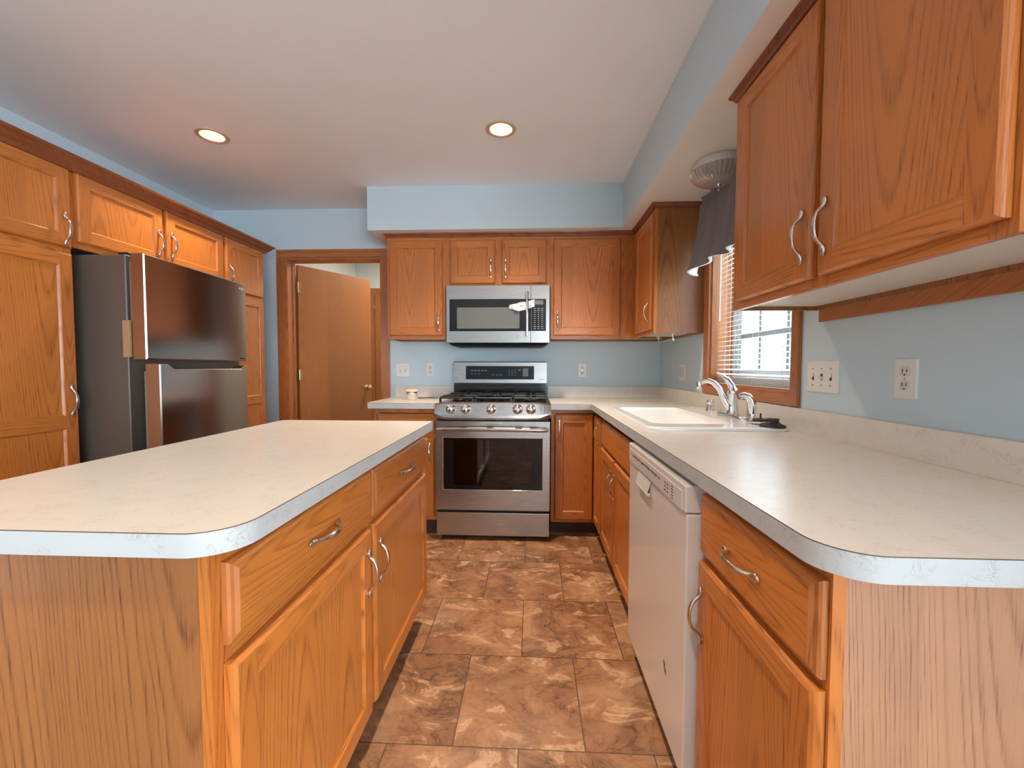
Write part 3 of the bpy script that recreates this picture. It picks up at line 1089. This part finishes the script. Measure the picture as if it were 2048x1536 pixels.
# ------------------------------------------------------------------ island
r = thing('kitchen_island', 'oak kitchen island base with two drawers and two doors', 'island', (-.497, .615, 0), PI / 2)
W, D = 1.262, .61
face_frame(r, W, .10, ZB, ((0, .045), (.605, .645), (W - .04, W)), ((.045, W - .04, .10, .14), (.045, W - .04, .675, .72), (.045, W - .04, ZB - .03, ZB)))
MB().box(.006, W - .006, .0195, D, .10, ZB).obj('body', OAKE, r)
MB().box(.0, W - .004, .075, .09, 0, .1).obj('toe_kick', TOE, r)
MB().box(.0, .0055, .0195, D, 0, ZB).obj('end_panel', OAKE, r)
MB().box(W - .0055, W, .0195, D, .1, ZB).obj('end_panel', OAKE, r)
add_drawer(r, .022, .614, .714, .850)
add_drawer(r, .632, W - .014, .706, .850)
add_door(r, .022, .600, .118, .682, 'b', .557)
add_door(r, .632, W - .006, .118, .682, 'a', .557)


# ------------------------------------------------------------------ countertops
def counter(root, outline, holes=(), z1=C, z0=C - CT):
    m = MB()
    hs = [list(h) for h in holes]
    m.capholes(outline, hs, z1, 0)
    m.capholes(outline, hs, z0, 1, True)
    n = len(outline)
    for i in range(n):
        a, b = outline[i], outline[(i + 1) % n]
        m.add([(*a, z0), (*b, z0), (*b, z1 - .0018), (*a, z1 - .0018)], [(0, 1, 2, 3)], 1)
        m.add([(*a, z1 - .0018), (*b, z1 - .0018), (*b, z1), (*a, z1)], [(0, 1, 2, 3)], 2)
    for h in hs:
        m.loft([[(*p, z1) for p in h], [(*p, z0) for p in h]], 1)
    return m.obj('countertop', [TOP, EDGE, SEAM], root)


def arc(cx, cy, r, a0, a1, n=28):
    return [(cx + r * math.cos(math.radians(a0 + (a1 - a0) * i / n)), cy + r * math.sin(math.radians(a0 + (a1 - a0) * i / n))) for i in range(n + 1)]


r = thing('island_worktop', 'cream laminate island worktop with rounded corners', 'worktop', (0, 0, 0))
counter(r, rrect(-1.15, -.4483, .5892, 1.887, (.075, .075, .012, .03), n=28))

SX0, SX1, SY0, SY1 = .460, 1.012, 1.66, 2.535      # sink rim
XC, YC = .4015, 2.812                              # counter front edges
YN = .5643
r = thing('corner_worktop', 'long cream laminate worktop running past the sink into the stove corner', 'worktop', (0, 0, 0))
out = arc(XC + .075, YN + .075, .075, 180, 270) + [(XW - .002, YN), (XW - .002, YB - .002), (.131, YB - .002), (.131, YC), (XC, YC)]
counter(r, out, [rrect(SX0 + .03, SX1 - .03, SY0 + .03, SY1 - .03, .04)[::-1]])


def splash(root, poly, z0=C + .0003, z1=1.006):
    m = MB()
    n = len(poly)
    m.add([(*p, z1) for p in poly], [tuple(range(n))], 0)
    for i in range(n):
        a, b = poly[i], poly[(i + 1) % n]
        m.add([(*a, z0), (*b, z0), (*b, z1), (*a, z1)], [(0, 1, 2, 3)], 0)
    return m.obj('backsplash', [TOP], root)


BS = .020
splash(r, [(XW - .002, YN), (XW - .002, YB - .002), (.131, YB - .002), (.131, YB - BS), (XW - BS, YB - BS), (XW - BS, YN)])
r = thing('short_worktop', 'short cream laminate worktop between the doorway and the stove', 'worktop', (0, 0, 0))
counter(r, [(-1.118, YC), (-.642, YC), (-.642, YB - .002), (-1.135, YB - .002), (-1.135, YC + .03)])
splash(r, [(-1.135, YB - BS), (-.642, YB - BS), (-.642, YB - .002), (-1.135, YB - .002)])

# ------------------------------------------------------------------ sink
r = thing('kitchen_sink', 'white wide bowl drop-in sink under the window', 'sink', ((SX0 + SX1) / 2, (SY0 + SY1) / 2, C))
ox, oy = (SX0 + SX1) / 2, (SY0 + SY1) / 2
hx, hy = (SX1 - SX0) / 2, (SY1 - SY0) / 2
m = MB()
L = []
for i, zz in ((0, .0005), (0, .006), (.004, .011), (.012, .013)):
    L.append(rrect(-hx + i, hx - i, -hy + i, hy - i, .05 - i * .5, zz))
m.loft(L, 0, True)
B1 = (-hx + .045, hx - .17, -hy + .11, hy - .05)
tops = [rrect(*b, .05, None)[::-1] for b in (B1,)]
m.capholes(rrect(-hx + .012, hx - .012, -hy + .012, hy - .012, .044), tops, .013, 0)
for b in (B1,):
    Ls = []
    for i, zz in ((0, .013), (.004, .008), (.008, -.01), (.02, -.15), (.05, -.17)):
        Ls.append(rrect(b[0] + i, b[1] - i, b[2] + i, b[3] - i, .05, zz))
    m.loft(Ls, 0, True, False, True, flip=True)
m.obj('basin', PORC, r)
for b in (B1,):
    cx, cy = (b[0] + b[1]) / 2, (b[2] + b[3]) / 2
    MB().lathe([(.045, -.1695), (.042, -.1665), (.03, -.1685), (.004, -.1688)], (cx, cy, 0), n=24).obj('drain', CHROME, r)
SZ = C + .0135

# faucet
fx, fy = .964, 2.055
r = thing('kitchen_faucet', 'chrome single lever faucet with curved spout at the sink', 'faucet', (fx, fy, SZ))
m = MB()
m.loft([rrect(-.026, .026, -.128, .128, .024, .0), rrect(-.026, .026, -.128, .128, .024, .006), rrect(-.020, .020, -.12, .12, .019, .011)], 0, True, True, True)
m.obj('base_plate', CHROME, r)
MB().lathe([(.030, .010), (.026, .018), (.0235, .030), (.0225, .085), (.0235, .088), (.0235, .100), (.025, .104), (.025, .118), (.021, .134), (.010, .142)], n=28).obj('body', CHROME, r)
sp = [(-.014, .002, .034), (-.024, .005, .056), (-.040, .011, .092), (-.058, .018, .134), (-.080, .026, .160), (-.102, .033, .170), (-.122, .040, .167), (-.135, .044, .157)]
MB().tube(sp, [.013, .0145, .0140, .0135, .013, .0125, .0125, .0125], 14).lathe([(.0135, .018), (.0155, .008), (.0155, -.012), (.012, -.020)], (-.140, .046, .148), n=16).obj('spout', CHROME, r)
lv = [(0, .0, .128), (-.008, .003, .150), (-.024, .008, .176), (-.044, .014, .196), (-.062, .020, .206), (-.070, .022, .209)]
MB().tube(lv, [(.016, .020), (.012, .017), (.008, .015), (.006, .013), (.0045, .011), (.002, .006)], 12, ref=(-.6, 0, .8)).obj('lever', CHROME, r)
# side sprayer
r = thing('side_sprayer', 'chrome pull-out side sprayer standing beside the faucet', 'sprayer', (.968, 1.88, SZ))
MB().lathe([(.024, 0), (.024, .006), (.016, .014), (.0135, .030), (.0135, .034)], n=20).obj('collar', CHROME, r)
m = MB()
m.tube([(0, 0, .030), (0, .0, .052), (-.001, .0, .072), (-.006, .002, .092), (-.018, .004, .106), (-.034, .008, .111), (-.050, .012, .106)], [.0135, .016, .017, .0175, .016, .0145, .0135], 14)
m.obj('spray_head', CHROME, r)
# air gap
r = thing('sink_air_gap', 'small chrome air gap cap behind the sink bowl', 'air gap', (.976, 2.335, SZ))
MB().lathe([(.024, 0), (.024, .005), (.0205, .008), (.0205, .032), (.0185, .034), (.0205, .036), (.0205, .048), (.017, .055), (.004, .057)], n=24).obj('cap', CHROME, r)
# strainers and stopper on the sink deck
r = thing('sink_strainer', 'chrome strainer basket with black stopper post lying on sink deck', 'strainer', (.955, 1.79, SZ))
m = MB()
m.lathe([(.010, .0002), (.038, .001), (.044, .006), (.046, .010), (.042, .010), (.036, .004), (.01, .003)], n=36, mod=lambda a, q, h: .03 * math.cos(a * 12) if h > .005 else 0)
m.obj('basket', CHROME, r)
MB().lathe([(.030, .0105), (.030, .018), (.024, .021), (.006, .022), (.0035, .027), (.003, .040), (.004, .043)], n=24).obj('stopper', RUBBER, r)
r = thing('drain_stopper', 'black rubber drain stopper at the front corner of sink deck', 'stopper', (.956, 1.703, SZ))
MB().lathe([(.046, 0), (.047, .003), (.044, .007), (.030, .012), (.022, .020), (.021, .026), (.024, .030), (.020, .032), (.005, .031)], n=32).obj('plug', RUBBER, r)

# ------------------------------------------------------------------ dishwasher
r = thing('dishwasher', 'white built-in dishwasher under the long counter', 'dishwasher', (.395, 1.688, 0), -PI / 2)
W = .618
MB().box(.006, W - .006, .06, .60, .10, .868).obj('body', APPLS, r)
MB().bbox(0, W, 0, .058, .085, .790, .004, 2).obj('door', APPL, r)
cp = MB()
cp.bbox(0, W, -.004, .058, .7925, .864, .004, 2, 0)
cp.bbox(.022, W - .022, -.006, -.003, .7945, .846, .0012, 1, 0)
cpo = cp.obj('control_panel', APPL, r)
m = MB()
rs = random.Random(3)
x = .07
while x < .40:
    m.box(x, x + rs.uniform(.004, .010), -.0066, -.0058, .824 + rs.uniform(-.002, .002), .829 + rs.uniform(0, .003))
    x += rs.uniform(.011, .016)
m.obj('cycle_lettering', DMARK, cpo)
MB().box(.034, .046, -.0066, -.0058, .826, .829).obj('brand_lettering', DMARK, cpo)
m = MB()
for i in range(2):
    for j in range(3):
        m.box(.455 + i * .022, .465 + i * .022, -.0066, -.0058, .806 + j * .011, .810 + j * .011)
m.obj('start_keys', DMARK, cpo)
m = MB()
for j in range(5):
    m.box(.515, .530, -.0066, -.0058, .802 + j * .008, .8045 + j * .008)
m.obj('status_lettering', DMARK, cpo)
m = MB()
m.bbox(.15, .30, -.0035, .002, .742, .782, .0015, 1, 1)
m.add([(.145, -.001, .790), (.305, -.001, .790), (.30, -.012, .748), (.15, -.012, .748)], [(0, 1, 2, 3)], 0)
m.bbox(.148, .302, -.014, -.001, .736, .748, .004, 2, 0)
m.obj('pull_handle', [APPL, APPLS], r)
MB().tube([(.458, -.0006, .298), (.467, -.0006, .289), (.466, -.0006, .282), (.474, -.0006, .275), (.479, -.0006, .267)], [.0008, .0026, .0014, .0026, .0008], 8).obj('emblem', DMARK, r)
MB().box(.01, W - .01, .05, .065, .005, .084).obj('kick_plate', TOE, r)

# ------------------------------------------------------------------ stove
sx, ys = -.2556, 2.7535
r = thing('gas_stove', 'stainless steel gas range with five knobs', 'stove', (sx, ys, 0))
HW = .3775
MB().box(-HW + .006, HW - .006, .035, .66, .03, .908).obj('body', BLACKM, r)
for x in (-.33, .33):
    for y in (.08, .60):
        MB().lathe([(.015, 0), (.018, .008), (.01, .012), (.01, .03)], (x, y, 0), n=12).obj('foot', BLACKM, r)
MB().bbox(-HW, HW, 0, .033, .034, .190, .004, 2).obj('drawer', STEEL, r)
# oven door with window opening
wx0, wx1, wz0, wz1 = -.332, .330, .344, .694
ix0, ix1, iz0, iz1 = -.262, .258, .373, .678
m = MB()
z0, z1 = .208, .803
for a, b, c, d in ((-HW, wx0, z0, z1), (wx1, HW, z0, z1), (wx0, wx1, z0, wz0), (wx0, wx1, wz1, z1)):
    m.box(a, b, 0, .033, c, d)
od = m.obj('oven_door', STEEL, r)
m = MB()
for a, b, c, d in ((wx0, ix0, wz0, wz1), (ix1, wx1, wz0, wz1), (ix0, ix1, wz0, iz0), (ix0, ix1, iz1, wz1)):
    m.box(a, b, .003, .008, c, d)
m.obj('window_border', BLACK, od)
MB().box(ix0, ix1, .003, .006, iz0, iz1).obj('window_glass', OVENGLASS, od)
m = MB()
m.tube([(wx0, -.0006, wz0), (wx1, -.0006, wz0)], .0022, 6)
m.tube([(wx0, -.0006, wz1), (wx1, -.0006, wz1)], .0022, 6)
m.tube([(wx0, -.0006, wz0), (wx0, -.0006, wz1)], .0022, 6)
m.tube([(wx1, -.0006, wz0), (wx1, -.0006, wz1)], .0022, 6)
m.obj('window_edging', CHROME, od)
m = MB()
for z in (.395, .455, .56):
    m.tube([(-.25, .031, z), (.25, .031, z)], .003, 6)
    for i in range(9):
        m.tube([(-.24 + i * .06, .031, z), (-.24 + i * .06, .034, z)], .002, 5)
m.obj('oven_rack', NICKEL, od)
# bowed bar handle
pts = []
for i in range(21):
    t = -1 + i / 10
    pts.append((t * .366, -.052 + .012 * t * t, .752 + .006 * (1 - t * t)))
rad = [(.015 if 0 < i < 20 else .009, .010 if 0 < i < 20 else .006) for i in range(21)]
m = MB().tube(pts, rad, 12, ref=(0, 0, 1))
for x in (-.32, .32):
    m.box(x - .014, x + .014, -.042, .0, .744, .762)
m.obj('handle', STEEL, od)
# control panel: a bowed, slightly tilted fascia
cpn = MB()


def fascia(t):
    y = -.052 + .030 * abs(t) ** 3
    h = .030 * max(0.0, abs(t) - .80) / .20
    return [(t * (HW + .006), y + .004, .820 + .3 * h), (t * (HW + .006), y - .006, .832 + .8 * h), (t * (HW + .006), y - .004, .850 + .5 * h), (t * (HW + .006), y + .012, .922 - .3 * h), (t * (HW + .006), y + .024, .930 - .3 * h), (t * (HW + .006), .050, .928 - .3 * h), (t * (HW + .006), .050, .82)]


cpn.loft([fascia(-1 + i / 16) for i in range(33)], 0, False, True, True)
cpo = cpn.obj('control_panel', STEEL, r)
tilt = math.atan2(.016, .072)
for kx in (-.2715, -.1715, -.0045, .1665, .2525):
    ky = -.052 + .030 * abs(kx / HW) ** 3 + .004
    k = MB()
    k.lathe([(.032, .002), (.033, -.004), (.030, -.010), (.0265, -.012), (.0255, -.030), (.022, -.035), (.004, -.036)], n=28, axis='y')
    k.bbox(-.0055, .0055, -.046, -.034, -.004, .027, .002, 2)
    k.obj('knob', CHROME, cpo, (kx, ky, .889), (-tilt, 0, 0))
MB().box(-HW + .004, HW - .004, .030, .655, .9085, .918).bbox(-HW + .01, HW - .01, .045, .63, .918, .924, .003, 1).obj('cooktop', ENAMEL, r)
for bx, by, br in ((-.25, .17, .045), (-.25, .47, .036), (0, .32, .05), (.25, .17, .05), (.25, .47, .036)):
    MB().lathe([(br * .9, .9238), (br * .9, .930), (br, .932), (br, .940), (br * .8, .943), (.004, .944)], (bx, by, 0), n=24).obj('burner', IRON, r)
for gx, gw in ((-.25, .235), (0, .255), (.25, .235)):
    g = MB()
    a, b, c, d = gx - gw / 2, gx + gw / 2, .05, .60
    for y in (c, (c + d) / 2 - .006, d - .012):
        g.bbox(a, b, y, y + .012, .948, .960, .003, 1)
    for x in (a, b - .012):
        g.bbox(x, x + .012, c, d, .948, .960, .003, 1)
    for by in ((.17, .47) if gx else (.32,)):
        g.bbox(gx - .006, gx + .006, by - .14, by - .035, .950, .966, .003, 1)
        g.bbox(gx - .006, gx + .006, by + .035, by + .13, .950, .966, .003, 1)
        g.bbox(a, gx - .035, by - .006, by + .006, .950, .966, .003, 1)
        g.bbox(gx + .035, b, by - .006, by + .006, .950, .966, .003, 1)
    for x in (a, b - .014):
        for y in (c, d - .014):
            g.box(x, x + .014, y, y + .014, .9238, .95)
    g.obj('grate', IRON, r)
# back guard
byk = 3.384 - ys
bgd = MB()
bgd.box(-HW + .004, HW - .004, byk + .012, .70, .9, 1.034)
bgd.bbox(-HW + .05, HW - .05, byk - .006, byk + .012, 1.012, 1.028, .004, 2)
bgo = bgd.obj('backguard', ENAMEL, r)
m = MB()
m.loft([[(s, byk + .0, 1.034), (s, byk + .012, 1.200), (s, .70, 1.200), (s, .70, 1.034)] for s in (-HW, HW)], 0, False, True, True)
m.box(-HW, HW, byk + .010, .702, 1.2002, 1.206, 1)
m.obj('control_console', [STEEL, BLACKM], bgo)
tl = math.atan2(.012, .166)
co = MB()
co.box(-.277, .275, -.003, .002, -.054, .054)
con = co.obj('touch_panel', BLACK, bgo, (0, byk + .0055, 1.117), (-tl, 0, 0))
m = MB()
for i in range(5):
    m.box(-.235 + i * .028, -.217 + i * .028, -.0036, -.003, .012, .022)
for i in range(3):
    m.box(-.235 + i * .028, -.219 + i * .028, -.0036, -.003, -.012, -.007)
m.obj('cooking_mode_lettering', DISPLAY, con)
m = MB()
for i in range(3):
    m.box(-.065 + i * .030, -.045 + i * .030, -.0036, -.003, -.020, -.015)
m.obj('timer_lettering', DISPLAY, con)
m = MB()
for i in range(3):
    for j in range(3):
        m.box(.068 + i * .024, .080 + i * .024, -.0036, -.003, -.022 + j * .018, -.016 + j * .018)
m.obj('number_keys', DISPLAY, con)
MB().box(.150, .168, -.0036, -.003, .016, .028).obj('lamp_key', DISPLAY, con)
MB().box(.185, .228, -.0036, -.003, -.030, .035).obj('display', DISPLAY, con)
m = MB()
m.lathe([(.010, 0), (.010, -.002), (.002, -.003)], (-.352, byk + .0015, 1.066), 'y', 20)
m.obj('badge', CHROME, bgo)
m = MB()
for i in range(5):
    x = .312 + i * .0098
    m.box(x, x + .0018, byk + .0008, byk + .0028, 1.058, 1.069)
    m.box(x, x + .0065, byk + .0008, byk + .0028, 1.058 if i % 2 else 1.066, 1.0605 if i % 2 else 1.069)
m.obj('model_lettering', DMARK, bgo)

# ------------------------------------------------------------------ microwave
mx, my, mz = -.2512, 3.0952, 1.343
r = thing('microwave', 'stainless over-the-range microwave with vertical bar handle', 'microwave', (mx, my, mz))
MB().box(-.377, .377, .032, YB - my - .003, .0, .416).obj('body', BLACKM, r)
m = MB()
wz0, wz1 = .084, .319
m.box(-.38, -.357, 0, .031, 0, .417)
m.box(-.357, .243, 0, .031, 0, wz0)
m.box(-.357, .243, 0, .031, wz1, .417)
do = m.obj('door', STEEL, r)
m = MB()
m.bbox(-.357, .243, -.001, .02, wz0, wz1, .002, 1, 0)
m.obj('window_border', BLACK, do)
MB().box(-.301, .161, -.002, -.0008, .103, .258).obj('window', GREYPANEL, do)
m = MB()
m.tube([(.217, -.042, .046), (.217, -.044, .11), (.217, -.044, .30), (.217, -.042, .366)], .0095, 14)
for z in (.062, .35):
    m.tube([(.217, -.042, z), (.217, .004, z)], .008, 10)
m.obj('handle', CHROME, do)
m = MB()
m.box(.246, .38, 0, .031, 0, .417)
co = m.obj('control_panel', STEEL, r)
MB().bbox(.2465, .356, -.001, .02, wz0, wz1, .002, 1).obj('keypad', BLACK, co)
MB().box(.266, .334, -.0022, -.0008, .277, .308).obj('display', DISPLAY, co)
m = MB()
for i in range(3):
    for j in range(11):
        w = .004 if 2 <= j <= 8 else .008
        cx = .273 + i * .027
        m.box(cx - w, cx + w, -.0018, -.0008, .100 + j * .0145, .1045 + j * .0145)
m.obj('keys', MARK, co)
m = MB()
m.loft([rrect(-.375, .375, .04, .34, .01, -.0002), rrect(-.35, .35, .03, .34, .01, -.018), rrect(-.33, .33, .06, .33, .01, -.026)], 0, False, True, True, flip=True)
m.obj('bottom_vent', BLACKM, r)
MB().lathe([(.007, 0), (.007, -.0015), (.002, -.002)], (.150, 0, .046), 'y', 16).obj('badge', CHROME, do)
# crumpled manual packet stuck behind the handle
r = thing('manual_packet', 'crumpled white paper packet tucked behind the microwave handle', 'paper', (mx + .18, my - .002, mz + .26))
m = MB()
rs = random.Random(11)
NX, NZ = 14, 8
vs = []
for j in range(NZ + 1):
    for i in range(NX + 1):
        u, v = i / NX, j / NZ
        x = -.095 + u * .185
        lo = -.032 + .030 * abs(u - .40) ** 1.2 * 2
        hi = .040 - .03 * (1 - u) ** 2 if u < .75 else .040 + .012 * (u - .75) * 4
        zz = lo + (hi - lo) * v
        y = -.014 + .010 * math.sin(u * 19 + v * 3) * (.5 + .5 * math.sin(v * 7 + u * 5)) + rs.uniform(-.003, .003)
        vs.append((x + rs.uniform(-.002, .002), min(y, -.003), zz))
fs = [(j * (NX + 1) + i, j * (NX + 1) + i + 1, (j + 1) * (NX + 1) + i + 1, (j + 1) * (NX + 1) + i) for j in range(NZ) for i in range(NX)]
m.add(vs, fs, 0)
m.obj('sheet', PAPER, r)

# ------------------------------------------------------------------ fridge with both doors ajar
r = thing('refrigerator', 'dark stainless top-freezer refrigerator with doors ajar', 'fridge', (-1.87, 1.866, 0))
MB().bbox(-.72, 0, 0, .742, .025, 1.678, .004, 1).obj('body', FSIDE, r)
for y in (.06, .68):
    MB().lathe([(.02, 0), (.02, .026)], (-.05, y, 0), n=12).obj('foot', BLACKM, r)


def fridge_door(name, poly, lx, ly, ang, th=.062):
    """poly: (x along the front, z) outline seen from the front."""
    m = MB()
    n = len(poly)
    cx = sum(p[0] for p in poly) / n
    cz = sum(p[1] for p in poly) / n

    def ins(k):
        out = []
        for i in range(n):
            p, q, s = Vector(poly[i - 1]), Vector(poly[i]), Vector(poly[(i + 1) % n])
            d0, d1 = (q - p).normalized(), (s - q).normalized()
            n0, n1 = Vector((-d0.y, d0.x)), Vector((-d1.y, d1.x))
            v = q + (n0 + n1) / (1 + n0.dot(n1)) * k
            out.append(v)
        return out
    o = ins(0)
    i1 = ins(.005)
    fr = [(p.x, 0, p.y) for p in i1]
    md = [(p.x, .005, p.y) for p in o]
    bk = [(p.x, th, p.y) for p in o]
    m.add(fr, [tuple(range(n))], 0)
    for i in range(n):
        k = (i + 1) % n
        m.add([fr[i], md[i], md[k], fr[k]], [(0, 1, 2, 3)], 1)
        m.add([md[i], bk[i], bk[k], md[k]], [(0, 1, 2, 3)], 2)
    m.add(bk, [tuple(range(n))[::-1]], 3)
    d = m.obj(name, [FSTEEL, FEDGE, FSIDE2, GASKET], r, (lx, ly, 0), (0, 0, PI / 2 + ang))
    zs = [p[1] for p in poly]
    MB().box(.012, .72, th, th + .016, min(zs) + .015, max(zs) - .035).obj('gasket', GASKET, d)
    return d


FSIDE2 = plain('fridge_side_reflection', srgb(150, 100, 66), .26, .6)  # brown base colour stands in for oak mirrored in the door sides
fz = fridge_door('freezer_door', [(0, 1.196), (.745, 1.196), (.745, 1.682), (0, 1.682)], .09, .0, math.radians(3.1))
MB().lathe([(.010, 0), (.010, -.002), (.003, -.003)], (.690, 0, 1.648), 'y', 20).box(.706, .7085, -.0015, 0, 1.640, 1.655).box(.7085, .714, -.0015, 0, 1.640, 1.6425).box(.717, .7255, -.0015, 0, 1.640, 1.6425).box(.717, .7195, -.0015, 0, 1.640, 1.655).box(.7195, .7255, -.0015, 0, 1.6525, 1.655).obj('badge', FEDGE, fz)
MB().box(.675, .725, -.001, 0, 1.209, 1.217).obj('spec_lettering', BLACK, fz)
fridge_door('refrigerator_door', [(0, .06), (.745, .06), (.745, 1.174), (.715, 1.168), (.680, 1.150), (.105, 1.150), (.060, 1.174), (0, 1.174)], .150, .002, math.radians(7.7))
MB().bbox(-.055, -.003, .02, .10, 1.679, 1.694, .003, 1).obj('hinge_cover', BLACKM, r)
tag(MB().bbox(-.014, .020, -.013, -.001, -.085, .085, .001, 1).obj('cardboard_wedge', CARD, None, (-1.868, 1.866, 1.290)), 'small tan cardboard strip taped to the fridge side by the freezer door', 'cardboard')


# ------------------------------------------------------------------ outlets and switches
def plate(root, w, h):
    m = MB()
    L = [rrect(-w / 2, w / 2, -h / 2, h / 2, .003, None, 3)]
    m.loft([[(p[0], 0, p[1]) for p in L[0]], [(p[0], -.003, p[1]) for p in L[0]], [(p[0] * (1 - .006 / w), -.006, p[1] * (1 - .006 / h)) for p in L[0]]], 0, False, False, True)
    return m.obj('plate', WHITE, root)


def outlet(label, loc, rz, grp='duplex wall outlets'):
    r = thing('wall_outlet', label, 'outlet', loc, rz, grp)
    plate(r, .072, .114)
    for z in (-.0195, .0195):
        m = MB()
        lp = rrect(-.0165, .0165, z - .014, z + .014, .010, None, 4)
        m.loft([[(p[0], -.006, p[1]) for p in lp], [(p[0], -.0078, p[1]) for p in lp]], 0, False, False, True)
        for x, hh in ((-.0065, .005), (.0065, .0042)):
            m.box(x - .0013, x + .0013, -.0082, -.0077, z - hh + .003, z + hh + .003, 1)
        m.lathe([(.0027, 0), (.0027, -.0005)], (0, -.0077, z - .0085), 'y', 10, 1)
        m.obj('socket', [SOCK, SLOT], r)
    MB().lathe([(.003, -.006), (.003, -.0072)], (0, 0, 0), 'y', 10).obj('screw', NICKEL, r)
    return r


def switch(label, loc, rz, n, grp='toggle switch plates'):
    r = thing('light_switch', label, 'switch', loc, rz, grp)
    w = .072 + .046 * (n - 1)
    plate(r, w, .114)
    for i in range(n):
        x = (i - (n - 1) / 2) * .046
        m = MB()
        m.box(x - .005, x + .005, -.0064, -.0058, -.012, .012, 1)
        s = 1 if i % 2 else -1
        m.loft([[(x - .0042, -.006, -.006 * s - .004), (x + .0042, -.006, -.006 * s - .004), (x + .0042, -.006, -.006 * s + .006), (x - .0042, -.006, -.006 * s + .006)],
                [(x - .0036, -.017, .006 * s - .003), (x + .0036, -.017, .006 * s - .003), (x + .0036, -.017, .006 * s + .003), (x - .0036, -.017, .006 * s + .003)]], 0, False, False, True)
        m.obj('toggle', [WHITE, SLOT], r)
        for z in (-.03, .03):
            MB().lathe([(.0028, -.006), (.0028, -.0072)], (x, 0, z), 'y', 8).obj('screw', NICKEL, r)
    return r


switch('double toggle switch plate on the wall beside the doorway', (-1.0745, YB, 1.135), 0, 2)
outlet('white outlet on the wall between the double switch and the stove', (-.8415, YB, 1.139), 0)
outlet('white outlet on the back wall on the sink side of the stove', (.414, YB, 1.138), 0)
switch('triple toggle switch plate beside the window', (XW, 1.566, 1.130), -PI / 2, 3)
outlet('white outlet on the window wall above the long counter', (XW, 1.227, 1.133), -PI / 2)
r = thing('rocker_switch', 'white rocker switch plate on the wall between corner and window', 'switch', (XW, 2.975, 1.130), -PI / 2)
plate(r, .115, .114)
for x in (-.023, .023):
    MB().bbox(x - .0165, x + .0165, -.0095, -.005, -.033, .033, .002, 1).obj('rocker', SOCK, r)

# ------------------------------------------------------------------ small things
r = thing('towel_holder', 'chrome paper towel rod under the narrow wall cabinet', 'holder', (.875, 2.66, UB))
m = MB()
m.lathe([(.016, -.0003), (.016, -.004), (.006, -.007), (.005, -.034)], n=14)
m.lathe([(.016, -.0003), (.016, -.004), (.006, -.007), (.005, -.034)], (0, .29, 0), n=14)
m.obj('bracket', NICKEL, r)
MB().tube([(0, -.012, -.038), (0, .30, -.038)], .0075, 10).obj('rod', NICKEL, r)

r = thing('metal_cup', 'small shiny metal cup with cream rim on the short worktop', 'cup', (-.905, 3.135, C + .0003))
MB().lathe([(.036, 0), (.040, .003), (.041, .060)], n=28, cap1=False).lathe([(.038, .060), (.037, .006), (.004, .005)], n=28, cap0=False).obj('body', CHROME, r)
MB().lathe([(.041, .058), (.046, .060), (.047, .074), (.044, .077), (.038, .076), (.038, .058)], n=28, cap0=False, cap1=False).obj('rim', CREAM, r)
r = thing('dark_spatula', 'thin dark utensil lying on the counter beside metal cup', 'utensil', (-.80, 3.24, C + .0003))
MB().tube([(-.085, -.008, .004), (-.03, 0, .005), (.02, .004, .006), (.072, .0, .004)], [(.0035, .004), (.003, .005), (.004, .009), (.002, .006)], 8, ref=(0, 0, 1)).obj('blade', RUBBER, r)
